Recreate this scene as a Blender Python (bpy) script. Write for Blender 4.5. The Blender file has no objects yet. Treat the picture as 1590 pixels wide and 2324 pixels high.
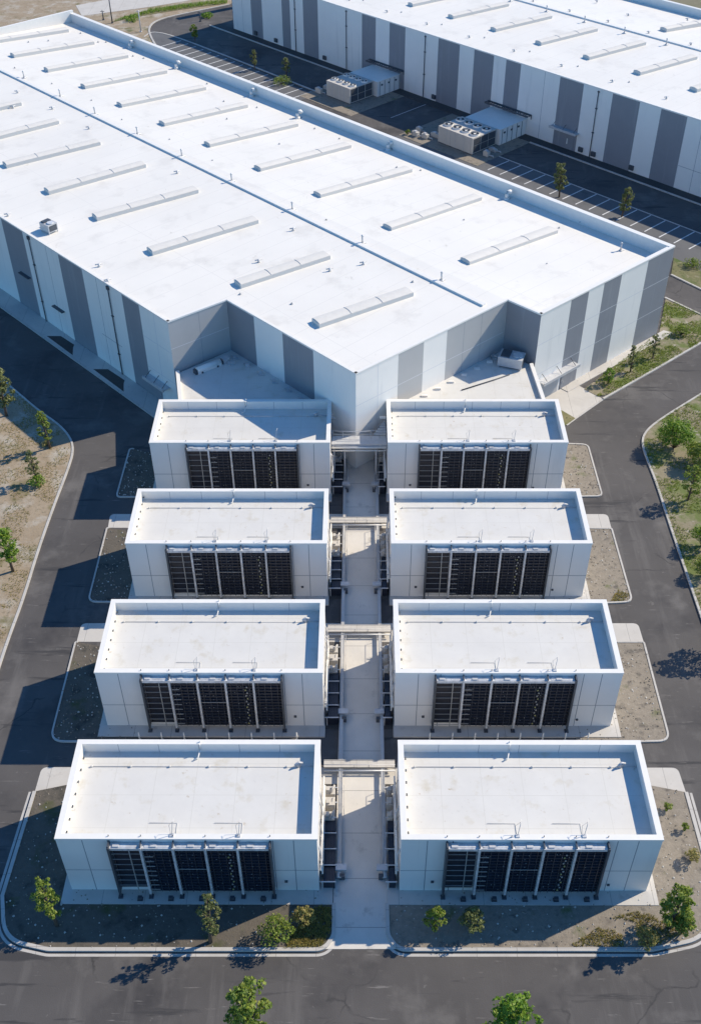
import bpy, bmesh, math, random
from math import radians, pi, sin, cos, hypot
random.seed(7)
S = bpy.context.scene
COL = S.collection

# ------------------------------------------------------------------ camera
cd = bpy.data.cameras.new('camera'); cam = bpy.data.objects.new('camera', cd); COL.objects.link(cam)
cd.sensor_fit = 'HORIZONTAL'; cd.sensor_width = 36; cd.lens = 36 * 2442.9752806142747 / 1590
cd.clip_start = 1; cd.clip_end = 3000
from mathutils import Matrix, Vector
cam.matrix_world = (Matrix.Translation((0.17795854929745594, 0, 80.54196991766148)) @ Matrix.Rotation(0.009910102672395636, 4, 'Z')
                    @ Matrix.Rotation(pi/2 - 0.721397021307111, 4, 'X') @ Matrix.Rotation(-0.006769373741229151, 4, 'Z'))
S.camera = cam

# ------------------------------------------------------------------ light
SUN = Vector((1.16, 0.55, 1.0))                     # towards the sun
elev = math.atan2(SUN.z, hypot(SUN.x, SUN.y)); azim = math.atan2(SUN.x, SUN.y)
W = bpy.data.worlds.new('World'); S.world = W; W.use_nodes = True
nt = W.node_tree; bg = nt.nodes['Background']
sky = nt.nodes.new('ShaderNodeTexSky'); sky.sky_type = 'NISHITA'; sky.sun_disc = False
sky.sun_elevation = elev; sky.sun_rotation = azim
sky.air_density = 1.0; sky.dust_density = 0.0; sky.ozone_density = 6.0
tint = nt.nodes.new('ShaderNodeMix'); tint.data_type = 'RGBA'; tint.blend_type = 'MULTIPLY'; tint.inputs[0].default_value = 1
tint.inputs[7].default_value = (.68, 1.08, 1.28, 1); nt.links.new(sky.outputs[0], tint.inputs[6]); nt.links.new(tint.outputs[2], bg.inputs[0]); bg.inputs[1].default_value = 0.125
sd = bpy.data.lights.new('sun', 'SUN'); sd.energy = 4.9; sd.angle = radians(0.5); sd.color = (1, .89, .71)
so = bpy.data.objects.new('sun', sd); COL.objects.link(so)
so.rotation_euler = (-SUN).to_track_quat('-Z', 'Y').to_euler(); so.location = (60, 60, 120)
S.view_settings.view_transform = 'Standard'; S.view_settings.look = 'None'
S.view_settings.exposure = 0.22; S.view_settings.gamma = 1
S.render.engine = 'CYCLES'

# ------------------------------------------------------------------ materials
def mat(name, base, rough=.7, metal=0, var=None, scale=1.0, detail=6, amount=.5, bump=0, bscale=20, spots=None, streak=None, joint=None, stretch=None, jrot=0, crack=None):
    """base colour, mixed with var by noise; spots: (colour, scale, lo, hi) extra patches; streak: fine noise;
    joint: (spacing x, spacing y, width, colour) thin joint lines"""
    m = bpy.data.materials.new(name); m.use_nodes = True
    t = m.node_tree; b = t.nodes['Principled BSDF']; N = t.nodes.new; L = t.links.new
    b.inputs['Roughness'].default_value = rough; b.inputs['Metallic'].default_value = metal
    co = N('ShaderNodeTexCoord'); src = co.outputs['Object']; geo = N('ShaderNodeNewGeometry'); wsrc = geo.outputs['Position']
    def noise(sc, det=detail, st=None):
        n = N('ShaderNodeTexNoise'); n.inputs['Scale'].default_value = sc; n.inputs['Detail'].default_value = det
        n.inputs['Roughness'].default_value = .62
        if st:
            mp = N('ShaderNodeMapping'); mp.inputs['Scale'].default_value = st; L(wsrc, mp.inputs[0]); L(mp.outputs[0], n.inputs['Vector'])
        else: L(wsrc, n.inputs['Vector'])
        return n.outputs['Fac']
    def ramp(f, lo, hi, a=1):
        r = N('ShaderNodeMapRange'); r.inputs[1].default_value = lo; r.inputs[2].default_value = hi; r.inputs[4].default_value = a
        L(f, r.inputs[0]); return r.outputs[0]
    def mix(fac, c0, c1):
        x = N('ShaderNodeMix'); x.data_type = 'RGBA'
        if isinstance(fac, float): x.inputs[0].default_value = fac
        else: L(fac, x.inputs[0])
        for k, c in ((6, c0), (7, c1)):
            if isinstance(c, tuple): x.inputs[k].default_value = (*c, 1)
            else: L(c, x.inputs[k])
        return x.outputs[2]
    cur = base
    if var: cur = mix(ramp(noise(scale, st=stretch), .5 - .25, .5 + .25, amount * 2 if amount < .5 else 1), base, var)
    for sp in (spots or []):
        cur = mix(ramp(noise(sp[1], 5, sp[4] if len(sp) > 4 else None), sp[2], sp[3]), cur, sp[0])
    if joint:
        sx = N('ShaderNodeSeparateXYZ'); jm = N('ShaderNodeMapping'); jm.inputs['Rotation'].default_value = (0, 0, jrot); L(src, jm.inputs[0]); L(jm.outputs[0], sx.inputs[0]); fac = None
        for k, spc in ((0, joint[0]), (1, joint[1])):
            if not spc: continue
            mo = N('ShaderNodeMath'); mo.operation = 'PINGPONG'; mo.inputs[1].default_value = spc / 2; L(sx.outputs[k], mo.inputs[0])
            le = N('ShaderNodeMath'); le.operation = 'LESS_THAN'; le.inputs[1].default_value = joint[2] / 2; L(mo.outputs[0], le.inputs[0])
            if fac is None: fac = le.outputs[0]
            else:
                mx = N('ShaderNodeMath'); mx.operation = 'MAXIMUM'; L(fac, mx.inputs[0]); L(le.outputs[0], mx.inputs[1]); fac = mx.outputs[0]
        if fac is not None: cur = mix(fac, cur, joint[3])
    if crack:                                      # (scale, half width, colour): sealed cracks, broken up by noise
        wn = N('ShaderNodeTexNoise'); wn.inputs['Scale'].default_value = .5; wn.inputs['Detail'].default_value = 6; L(wsrc, wn.inputs['Vector'])
        ad = N('ShaderNodeMix'); ad.data_type = 'RGBA'; ad.blend_type = 'LINEAR_LIGHT'; ad.inputs[0].default_value = .9; L(wsrc, ad.inputs[6]); L(wn.outputs['Color'], ad.inputs[7])
        vo = N('ShaderNodeTexVoronoi'); vo.feature = 'DISTANCE_TO_EDGE'; vo.inputs['Scale'].default_value = crack[0]; L(ad.outputs[2], vo.inputs['Vector'])
        cm = ramp(vo.outputs['Distance'], crack[1], 0); nm = ramp(noise(.13, 3), .50, .60)
        mu = N('ShaderNodeMath'); mu.operation = 'MULTIPLY'; L(cm, mu.inputs[0]); L(nm, mu.inputs[1]); cur = mix(mu.outputs[0], cur, crack[2])
    if isinstance(cur, tuple): b.inputs['Base Color'].default_value = (*cur, 1)
    else: L(cur, b.inputs['Base Color'])
    if bump:
        bn = N('ShaderNodeBump'); bn.inputs['Strength'].default_value = bump; bn.inputs['Distance'].default_value = .05
        L(noise(bscale, 8), bn.inputs['Height']); L(bn.outputs[0], b.inputs['Normal'])
    return m

M = {}
M['roof'] = mat('white_membrane', (.80, .765, .70), .55, var=(.73, .70, .645), scale=.10, amount=.5,
                spots=[((.62, .59, .54), .22, .55, .78), ((.55, .52, .46), 1.1, .66, .80, (1, .5, 1)), ((.60, .57, .52), 4.5, .68, .80)], joint=(3.05, 24.0, .08, (.69, .66, .61)), jrot=radians(45.86))
M['roof_b'] = mat('block_membrane', (.67, .65, .605), .6, var=(.61, .59, .55), scale=.5, amount=.5,
                  spots=[((.52, .47, .37), .6, .56, .80), ((.56, .54, .50), 2.6, .62, .76), ((.42, .34, .24), 1.6, .66, .78)], joint=(3.3, 3.0, .045, (.57, .55, .50)))
M['white'] = mat('white_panel', (.84, .815, .77), .45, var=(.79, .77, .735), scale=.4, spots=[((.70, .685, .655), .9, .58, .80, (1, 1, .10)), ((.66, .64, .60), 2.4, .66, .80, (1, 1, .06))])
M['white2'] = mat('white_metal', (.82, .79, .735), .4, var=(.75, .725, .68), scale=1.5)
M['dgrey'] = mat('dark_grey_panel', (.25, .26, .285), .5, var=(.225, .235, .26), scale=.4, spots=[((.30, .31, .33), .9, .56, .80, (1, 1, .10))])
M['lgrey'] = mat('light_grey_panel', (.44, .44, .44), .5, var=(.41, .41, .41), scale=.4)
M['wall_b'] = mat('block_panel', (.80, .775, .74), .45, var=(.75, .73, .70), scale=.35, spots=[((.67, .655, .63), .8, .58, .82, (1, 1, .12)), ((.63, .61, .58), 2.6, .66, .80, (1, 1, .08))])
M['seam'] = mat('panel_seam', (.30, .32, .35), .6, var=(.25, .27, .3), scale=2)
M['seam_l'] = mat('pale_panel_seam', (.66, .67, .70), .6, var=(.6, .6, .63), scale=2)
M['dark'] = mat('dark_louvre', (.020, .026, .042), .4, var=(.013, .015, .024), scale=3)
M['dark2'] = mat('dark_blade', (.055, .066, .09), .35, .2, var=(.03, .036, .05), scale=4)
M['clip'] = mat('bright_clip', (.45, .45, .44), .4, .3, var=(.32, .32, .3), scale=3)
M['yellow'] = mat('yellow_clip', (.42, .38, .15), .5, var=(.3, .28, .12), scale=5)
M['galv'] = mat('galvanised_steel', (.60, .60, .60), .45, .15, var=(.46, .46, .47), scale=2.5, bump=.05)
M['hoodm'] = mat('hood_metal', (.80, .80, .80), .4, .2, var=(.45, .45, .46), scale=2.2, spots=[((.25, .25, .26), 4, .62, .7)])
M['steel'] = mat('dark_steel', (.10, .11, .13), .5, .3, var=(.07, .08, .09), scale=3)
M['grille'] = mat('skylight_glazing', (.70, .67, .62), .8, var=(.62, .595, .55), scale=1.2)
M['curb'] = mat('skylight_curb', (.62, .595, .55), .7, var=(.56, .56, .55), scale=1.5)
M['asphalt'] = mat('asphalt', (.064, .059, .057), .88, var=(.104, .096, .092), scale=.11, detail=12, bump=.25, bscale=9,
                   spots=[((.16, .149, .139), .16, .55, .76), ((.046, .043, .044), .10, .53, .68), ((.185, .172, .16), 1.3, .66, .78), ((.14, .13, .122), .5, .56, .8, (1, .10, 1)),
                          ((.045, .043, .044), .35, .60, .66, (.25, 2.2, 1)), ((.21, .195, .18), 5, .70, .76), ((.17, .158, .148), 1.0, .64, .70, (.35, 3.5, 1))],
                   crack=(.085, .009, (.042, .04, .04)))
M['asphalt2'] = mat('worn_asphalt', (.10, .10, .105), .85, var=(.13, .13, .13), scale=.2, detail=10,
                    spots=[((.075, .075, .08), .3, .55, .7)])
M['concrete'] = mat('concrete', (.66, .62, .56), .8, var=(.54, .51, .465), scale=.35, detail=9, bump=.1, bscale=8,
                    spots=[((.30, .28, .255), .5, .60, .78), ((.27, .25, .23), 2.5, .68, .76)], joint=(0, 4.2, .05, (.25, .235, .215)))
M['pad'] = mat('pad_concrete', (.56, .53, .485), .8, var=(.47, .44, .40), scale=.5, detail=9, spots=[((.36, .33, .3), 1.2, .6, .8)], joint=(3.4, 0, .05, (.33, .31, .285)))
M['kerb'] = mat('kerb_concrete', (.54, .51, .47), .8, var=(.40, .38, .35), scale=.7, detail=8, joint=(3.1, 3.1, .05, (.3, .28, .26)))
M['gravel'] = mat('gravel', (.20, .172, .137), .95, var=(.285, .245, .195), scale=2.2, detail=12, bump=.8, bscale=6,
                  spots=[((.12, .105, .088), .9, .55, .68), ((.34, .315, .28), 5, .62, .70), ((.11, .125, .045), .33, .60, .72)])
M['bed'] = mat('shade_painted_gravel', (.095, .082, .066), .95, var=(.14, .12, .095), scale=1.2, detail=12, bump=.8, bscale=6,  # darker copy of the gravel: block shade on the left beds put into the colour
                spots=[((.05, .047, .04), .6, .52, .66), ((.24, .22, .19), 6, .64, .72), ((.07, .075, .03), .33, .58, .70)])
M['dgravel'] = mat('dark_gravel', (.075, .07, .066), .95, var=(.05, .047, .045), scale=2.2, detail=12, bump=.6, bscale=8)
M['soil'] = mat('dry_soil', (.36, .29, .205), .95, var=(.27, .205, .135), scale=.45, detail=12, bump=.8, bscale=3,
                spots=[((.42, .38, .32), .30, .50, .66), ((.16, .14, .06), .22, .57, .68), ((.20, .165, .11), 1.8, .58, .68), ((.09, .11, .035), .16, .66, .74), ((.17, .13, .085), 5, .60, .68)])
M['green'] = mat('green_verge', (.125, .130, .048), .95, var=(.22, .19, .10), scale=.6, detail=12, bump=.8, bscale=4,
                 spots=[((.08, .115, .026), .35, .50, .64), ((.28, .245, .165), .9, .60, .70), ((.055, .07, .022), 2.2, .60, .68)])
M['verge'] = mat('gravelly_verge', (.30, .255, .185), .95, var=(.20, .175, .10), scale=.5, detail=12, bump=.8, bscale=4,
                 spots=[((.13, .16, .045), .30, .46, .58), ((.38, .34, .28), .7, .58, .68), ((.10, .12, .035), 1.1, .58, .68), ((.14, .11, .07), 4, .62, .70)])
M['line'] = mat('road_paint', (.78, .78, .77), .7, var=(.42, .42, .42), scale=1.6)
M['bark'] = mat('bark', (.13, .10, .075), .9, var=(.08, .06, .045), scale=6)
M['terra'] = mat('far_land', (.22, .19, .13), .95, var=(.14, .14, .075), scale=.05, detail=10, spots=[((.30, .26, .19), .09, .52, .66)])

def leafmat(name, c, tr=.45):
    c = (c[0] * 2.4, c[1] * 2.05, c[2] * 1.5)
    m = bpy.data.materials.new(name); m.use_nodes = True
    t = m.node_tree; N = t.nodes.new; L = t.links.new
    b = t.nodes['Principled BSDF']; b.inputs['Roughness'].default_value = .55
    co = N('ShaderNodeTexCoord'); n = N('ShaderNodeTexNoise'); n.inputs['Scale'].default_value = 1.7; n.inputs['Detail'].default_value = 3
    L(co.outputs['Object'], n.inputs['Vector'])
    x = N('ShaderNodeMix'); x.data_type = 'RGBA'; L(n.outputs['Fac'], x.inputs[0])
    x.inputs[6].default_value = (c[0]*.65, c[1]*.7, c[2]*.7, 1); x.inputs[7].default_value = (c[0]*1.35, c[1]*1.3, c[2]*1.2, 1)
    L(x.outputs[2], b.inputs['Base Color'])
    tl = N('ShaderNodeBsdfTranslucent'); L(x.outputs[2], tl.inputs[0])
    ms = N('ShaderNodeMixShader'); ms.inputs[0].default_value = tr
    L(b.outputs[0], ms.inputs[1]); L(tl.outputs[0], ms.inputs[2]); L(ms.outputs[0], t.nodes['Material Output'].inputs[0])
    return m
LF = {'fresh': [leafmat('leaf_fresh', (.10, .155, .03)), leafmat('leaf_fresh_deep', (.06, .105, .022)), leafmat('leaf_fresh_pale', (.15, .19, .05))],
      'grey': [leafmat('leaf_grey', (.085, .115, .055)), leafmat('leaf_grey_deep', (.055, .08, .04)), leafmat('leaf_grey_pale', (.14, .165, .09))],
      'lush': [leafmat('leaf_lush', (.085, .165, .02)), leafmat('leaf_lush_deep', (.05, .11, .015)), leafmat('leaf_lush_pale', (.13, .20, .035))],
      'dry': [leafmat('leaf_dry', (.15, .155, .065)), leafmat('leaf_dry_deep', (.09, .105, .04)), leafmat('leaf_dry_pale', (.24, .22, .12))]}

# ------------------------------------------------------------------ mesh helpers
class MB:
    def __init__(s): s.v = []; s.f = []; s.m = []; s.smooth = []
    def quad(s, pts, m=0, sm=False):
        n = len(s.v); s.v += [tuple(p) for p in pts]; s.f.append(tuple(range(n, n + len(pts)))); s.m.append(m); s.smooth.append(sm)
    def hexa(s, p, m=0, skip=()):          # p: 4 bottom ccw, 4 top ccw
        n = len(s.v); s.v += [tuple(q) for q in p]
        for k, f in enumerate(((3, 2, 1, 0), (4, 5, 6, 7), (0, 1, 5, 4), (1, 2, 6, 5), (2, 3, 7, 6), (3, 0, 4, 7))):
            if k in skip: continue
            s.f.append(tuple(n + i for i in f)); s.m.append(m); s.smooth.append(False)
    def box(s, x0, x1, y0, y1, z0, z1, m=0, T=None):
        P = [(x0, y0, z0), (x1, y0, z0), (x1, y1, z0), (x0, y1, z0), (x0, y0, z1), (x1, y0, z1), (x1, y1, z1), (x0, y1, z1)]
        s.hexa([T(*q) for q in P] if T else P, m)
    def tube(s, pts, r, n=8, m=0, caps=True):
        pts = [Vector(p) for p in pts]; R = r if isinstance(r, (list, tuple)) else [r] * len(pts)
        base = len(s.v)
        for i, p in enumerate(pts):
            d = (pts[min(i + 1, len(pts) - 1)] - pts[max(i - 1, 0)]).normalized()
            a = Vector((0, 0, 1)) if abs(d.z) < .9 else Vector((1, 0, 0))
            x = d.cross(a).normalized(); y = d.cross(x)
            for k in range(n):
                t = 2 * pi * k / n; s.v.append(tuple(p + R[i] * (cos(t) * x + sin(t) * y)))
        for i in range(len(pts) - 1):
            for k in range(n):
                a0 = base + i * n; s.f.append((a0 + k, a0 + (k + 1) % n, a0 + n + (k + 1) % n, a0 + n + k)); s.m.append(m); s.smooth.append(True)
        if caps:
            s.f.append(tuple(base + k for k in range(n))); s.m.append(m); s.smooth.append(False)
            e = base + (len(pts) - 1) * n; s.f.append(tuple(e + k for k in reversed(range(n)))); s.m.append(m); s.smooth.append(False)
    def prism(s, poly, z0, z1, m=0, bottom=False):
        n = len(s.v); k = len(poly)
        a = sum(poly[i][0] * poly[(i + 1) % k][1] - poly[(i + 1) % k][0] * poly[i][1] for i in range(k))
        if a < 0: poly = poly[::-1]
        s.v += [(p[0], p[1], z0) for p in poly] + [(p[0], p[1], z1) for p in poly]
        s.f.append(tuple(n + k + i for i in range(k))); s.m.append(m); s.smooth.append(False)
        for i in range(k):
            j = (i + 1) % k; s.f.append((n + i, n + j, n + k + j, n + k + i)); s.m.append(m); s.smooth.append(False)
    def build(s, name, mats, parent=None, bevel=0):
        me = bpy.data.meshes.new(name); me.from_pydata(s.v, [], s.f)
        for m in (mats if isinstance(mats, list) else [mats]): me.materials.append(m)
        me.polygons.foreach_set('material_index', s.m); me.polygons.foreach_set('use_smooth', s.smooth); me.update()
        bm = bmesh.new(); bm.from_mesh(me); bmesh.ops.recalc_face_normals(bm, faces=bm.faces) if len(bm.faces) < 3000 and name not in ('crown', 'grass') else None
        bm.to_mesh(me); bm.free()
        o = bpy.data.objects.new(name, me); COL.objects.link(o)
        if parent: o.parent = parent
        if bevel:
            b = o.modifiers.new('bevel', 'BEVEL'); b.width = bevel; b.segments = 2; b.limit_method = 'ANGLE'
        return o

def empty(name, loc=(0, 0, 0), rz=0):
    o = bpy.data.objects.new(name, None); COL.objects.link(o); o.location = loc; o.rotation_euler = (0, 0, rz); o.empty_display_size = .5
    return o
def tag(o, label, cat, group=None):
    o['label'] = label; o['category'] = cat
    if group: o['group'] = group
    return o
def struct(o, label=None):
    o['kind'] = 'structure'
    if label: o['label'] = label
    return o
def copy_tree(o, parent=None):
    c = o.copy(); COL.objects.link(c)
    if parent: c.parent = parent
    for ch in list(o.children): copy_tree(ch, c)
    return c

# hall frame: u runs along the big roofs towards lower right, v across them towards the rear building
OX, OY = -.12, 99.43; UA = radians(-45.86)
UX, UY = cos(UA), sin(UA); VX, VY = -UY, UX
def fw(u, v, z=0): return (OX + u * UX + v * VX, OY + u * UY + v * VY, z)
def fw2(u, v): return fw(u, v)[:2]

def fillet(poly, r, seg=7):
    """rounds the corners of a closed polygon; r is one radius or one per corner"""
    out = []; n = len(poly); R = r if isinstance(r, list) else [r] * n
    for i in range(n):
        p0, p, p1 = Vector(poly[i - 1]), Vector(poly[i]), Vector(poly[(i + 1) % n])
        if R[i] <= 0: out.append(tuple(poly[i])); continue
        a, b = (p0 - p), (p1 - p); la, lb = a.length, b.length; a.normalize(); b.normalize()
        ang = a.angle(b); d = min(R[i] / math.tan(ang / 2), la * .48, lb * .48)
        q0, q1 = p + a * d, p + b * d
        for k in range(seg + 1):
            t = k / seg; out.append(tuple(q0 * (1 - t) ** 2 + p * 2 * t * (1 - t) + q1 * t * t))
    return out
def smooth_line(pts, it=2):
    for _ in range(it):
        o = [pts[0]]
        for a, b in zip(pts, pts[1:]):
            o += [(a[0] * .75 + b[0] * .25, a[1] * .75 + b[1] * .25), (a[0] * .25 + b[0] * .75, a[1] * .25 + b[1] * .75)]
        pts = o + [pts[-1]]
    return pts
def ribbon(mb, pts, w, z0, z1, m=0, closed=False, off=0):
    """a kerb: polyline of width w between z0 and z1"""
    n = len(pts); L, Rr = [], []
    for i in range(n):
        if closed: a, b = Vector(pts[i - 1]), Vector(pts[(i + 1) % n])
        else: a, b = Vector(pts[max(i - 1, 0)]), Vector(pts[min(i + 1, n - 1)])
        d = (b - a).normalized(); nn = Vector((-d.y, d.x)); p = Vector(pts[i])
        L.append(p + nn * (w / 2 + off)); Rr.append(p - nn * (w / 2 - off))
    for i in range(n if closed else n - 1):
        j = (i + 1) % n
        mb.hexa([(*Rr[i], z0), (*Rr[j], z0), (*L[j], z0), (*L[i], z0), (*Rr[i], z1), (*Rr[j], z1), (*L[j], z1), (*L[i], z1)], m, skip=(3, 5) if 0 else ())

# ------------------------------------------------------------------ ground
g = MB(); g.quad([(-1500, -200, -.05), (1500, -200, -.05), (1500, 2500, -.05), (-1500, 2500, -.05)])
struct(g.build('ground', M['terra']), 'broad dry land stretching away behind the halls')
a = MB(); a.prism([(-130, 15), (110, 15), (120, 120), (60, 190), (-30, 330), fw2(-240, 120), fw2(-240, -60), (-130, 140)], -.04, 0)
struct(a.build('road', M['asphalt']), 'grey asphalt road running round the white blocks')

def land(name, poly, m, z, label=None):
    b = MB(); b.prism(poly, -.03, z); return struct(b.build(name, m), label)
def kerb(pts, label, w=.24, z=.17, closed=False):
    b = MB(); ribbon(b, pts, w, -.03, z, closed=closed); return struct(b.build('kerb', M['kerb']), label)

# left dry land
lk = smooth_line([(-70.02, 141.32), (-52.47, 124.82), (-47.24, 118.43), (-44.71, 115.68), (-40.28, 110.81), (-37.18, 108.01), (-35.11, 105.12), (-34.35, 102.66), (-34.30, 99.27), (-34.61, 92.11), (-34.74, 84.83), (-34.63, 78.17), (-34.83, 72.40), (-34.85, 68.95), (-34.79, 54.77), (-34.55, 40.31)])
land('dry_verge', lk + [(-130, 20), (-130, 150)], M['soil'], .1, 'dry sandy verge with sparse grass left of the road')
kerb(lk, 'pale concrete kerb along the dry left verge')
# right verge beyond the road
rk = smooth_line([(57.13, 125.43), (44.33, 114.53), (37.44, 108.64), (35.29, 106.10), (34.63, 103.89), (34.67, 100.89), (34.89, 96.37), (34.84, 90.21), (34.99, 78.20), (35.01, 75.40), (35.19, 67.31), (35.24, 58.15), (35.41, 45.70)])
land('verge', rk + [(110, 30), (110, 118)], M['verge'], .1, 'green and tan verge with bushes right of the road')
kerb(rk, 'pale concrete kerb along the right verge')
# strip between the big hall and the right road
sk = smooth_line([(29.47, 115.65), (31.56, 113.48), (38.49, 119.28), (47.23, 126.67), (60.06, 137.71)], 1)
land('planted_strip', sk + [(49.02, 134.20), (45.01, 138.89), (42.06, 129.40)], M['verge'], .08, 'weedy planted strip below the front wall of the big hall')
kerb(smooth_line([(31.56, 113.48), (38.49, 119.28), (47.23, 126.67), (60.06, 137.71)], 1), 'pale kerb between the planted strip and the right road', .28)
land('planted_strip', [(25.32, 111.66), (27.37, 109.30), (26.20, 108.11), (24.68, 107.02)], M['green'], .08, 'small green wedge beside the annex apron')
kerb([(31.56, 113.48), (27.37, 109.30), (26.07, 107.92)], 'low kerb across the apron by the annex', .25, .06)
land('apron', [(24.38, 114.76), (28.28, 117.26), (31.56, 113.48), (27.37, 109.30), (23.53, 111.66)], M['pad'], .04, 'pale concrete apron outside the hall door')
# green land by the hall's right corner
land('planted_strip', [(48.82, 150.99), (52.00, 146.69), (57.32, 139.35), (55.74, 135.87), (50.74, 141.41), (47.24, 145.63)], M['green'], .1, 'grassy bank below the parking bays')
kerb([(47.24, 145.63), (50.71, 141.28), (56.27, 135.51)], 'kerb above the side road by the hall corner', .28)
kerb([(44.88, 138.89), (48.99, 134.08), (54.30, 128.23)], 'kerb below the side road by the hall corner', .28)

BX = {'left': (-22.995, -2.995), 'right': (3.455, 23.337)}
BY = [(94.53, 102.68), (78.17, 86.54), (61.54, 70.38), (45.11, 54.28)]     # rows from the hall towards the viewer
BH = 7.64
# driveway slabs between the rows
for k, (a0, a1, b0, b1, w) in enumerate([((-27.92, 91.20), (-27.77, 88.90), (28.26, 91.18), (28.27, 88.74), 'first'), ((-27.93, 74.44), (-27.93, 71.94), (28.43, 74.48), (28.50, 71.93), 'second'), ((-28.11, 57.00), (-28.16, 54.42), (28.56, 57.05), (28.71, 54.44), 'third')]):
    b = MB(); b.prism(fillet([a0, a1, (-1.6, (a1[1] + b1[1]) / 2), (-1.6, (a0[1] + b0[1]) / 2)], [.6, 0, 0, 0]), -.03, .02)
    struct(b.build('driveway', M['pad']), 'concrete driveway left of the walk, %s gap from the hall' % w)
    b = MB(); b.prism(fillet([(2.45, (a1[1] + b1[1]) / 2), b1, b0, (2.45, (a0[1] + b0[1]) / 2)], [0, 0, .6, 0]), -.03, .02)
    struct(b.build('driveway', M['pad']), 'concrete driveway right of the walk, %s gap from the hall' % w)
# planted islands beside each block, one per block
def island(poly, rad, name, open_from, open_to, label, m='gravel'):
    p = fillet(poly, rad)
    land('gravel_bed', p, M[m], .09, 'gravel bed ' + label)
isl = [
 ('left', 0, [(-27.59, 103.26), (-27.71, 94.11), (-24.96, 94.11), (-20, 92.6), (-20, 100.5)], [.4, .6, 0, 0, 0]),
 ('left', 1, [(-27.85, 88.82), (-27.82, 77.41), (-23.32, 77.35), (-20, 76.0), (-20, 87.0)], [.2, 1.0, 0, 0, 0]),
 ('left', 2, [(-28.01, 71.88), (-27.96, 59.78), (-24.28, 59.74), (-20, 59.3), (-20, 70.0)], [.2, 1.3, 0, 0, 0]),
 ('right', 0, [(25.51, 104.08), (20, 103), (20, 92.6), (24.83, 94.17), (28.18, 94.24), (28.05, 103.90)], [0, 0, 0, 0, .7, .8]),
 ('right', 1, [(25.49, 88.74), (20, 87), (20, 76.0), (25.48, 77.25), (28.42, 77.44), (28.26, 88.67)], [0, 0, 0, 0, .9, .2]),
 ('right', 2, [(25.87, 71.87), (20, 70), (20, 59.2), (24.90, 59.82), (28.48, 59.92), (28.49, 71.87)], [0, 0, 0, 0, 1.1, .2]),
]
rown = ['nearest the hall', 'in the second row', 'in the third row', 'in the front row']
for side, r, poly, rad in isl:
    p = fillet(poly, rad); land('gravel_bed', p, M['bed' if side == 'left' else 'gravel'], .09, 'gravel bed beside the %s block %s' % (side, rown[r]))  # left beds take the gravel with shade painted in, right beds the plain one
    n = len(p); line = [q for q in p if abs(q[0]) > 20.5]
    if side == 'right': line = [q for q in p if q[0] > 20.5]; i0 = p.index((20, p[[i for i, q in enumerate(p) if q[0] == 20][-1]][1])); line = p[i0 + 1:] + p[:1]
    else: line = [q for q in p if q[0] < -20.5]
    kerb(line, 'kerb round the gravel bed by the %s block %s' % (side, rown[r]), .18, .15)
# front planters
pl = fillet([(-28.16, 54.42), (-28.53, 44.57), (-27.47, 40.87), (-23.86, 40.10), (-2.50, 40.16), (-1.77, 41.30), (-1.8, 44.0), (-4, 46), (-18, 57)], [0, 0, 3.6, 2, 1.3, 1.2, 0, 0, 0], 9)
land('gravel_bed', pl, M['bed'], .1, 'planting bed with painted-in shade in front of the left front block')
i1 = pl.index((-1.8, 44.0)); kerb(pl[:i1 + 1], 'wide kerb round the left front planting bed', .30, .17)
pr = fillet([(2.45, 44.0), (2.47, 41.31), (3.23, 40.18), (22.82, 40.23), (27.20, 41.20), (28.81, 44.91), (28.71, 54.44), (18, 57), (4, 46)], [0, 1.2, 1.3, 2.5, 3.2, 4, 0, 0, 0], 9)
land('gravel_bed', pr, M['gravel'], .1, 'gravel planting bed in front of the right front block')
i1 = pr.index((18, 57)); kerb(pr[:i1], 'wide kerb round the right front planting bed', .30, .17)
b = MB(); ribbon(b, pl[:pl.index((-1.8, 44.0)) - 6], .22, 0, .006, off=-.42)
struct(b.build('gutter', M['kerb']), 'pale gutter strip below the left front kerb')
b = MB(); ribbon(b, pr[8:pr.index((18, 57))], .22, 0, .006, off=-.42)
struct(b.build('gutter', M['kerb']), 'pale gutter strip below the right front kerb')
# central walk
wk = MB()
wp = [(-1.58, 104), (-1.62, 62), (-1.84, 46), (-1.84, 42.4), (-2.05, 41.4), (-2.7, 40.55), (-3.3, 40.22), (4.6, 40.26), (3.9, 40.6), (2.95, 41.5), (2.62, 42.4), (2.55, 46), (2.42, 62), (2.42, 104)]
wk.prism(wp, -.03, .03); struct(wk.build('walkway', M['concrete']), 'long concrete walk between the two ranks of blocks')
for sd_, xx in (('left', (-2.99, -1.6)), ('right', (2.43, 3.45))):
    for r, (y0, y1) in enumerate(BY):
        b = MB(); b.prism([(xx[0], y0 - .3), (xx[1], y0 - .3), (xx[1], y1 + 1), (xx[0], y1 + 1)], -.03, .024)
        struct(b.build('gravel_bed', M['dgravel']), 'dark service strip between walk and %s block %s' % (sd_, rown[r]))
# block pads
for sd_ in ('left', 'right'):
    x0, x1 = BX[sd_]
    for r, (y0, y1) in enumerate(BY):
        b = MB(); xa, xb = (x0 - .7, x1 + (1.1 if r == 3 else .1)) if sd_ == 'left' else (x0 - (1.0 if r == 3 else .1), x1 + .8)
        b.prism([(xa, y0 - 1.25), (xb, y0 - 1.25), (xb, y1 + .3), (xa, y1 + .3)], -.03, .15)
        struct(b.build('foundation_pad', M['pad']), 'concrete pad under the %s block %s' % (sd_, rown[r]))
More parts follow.
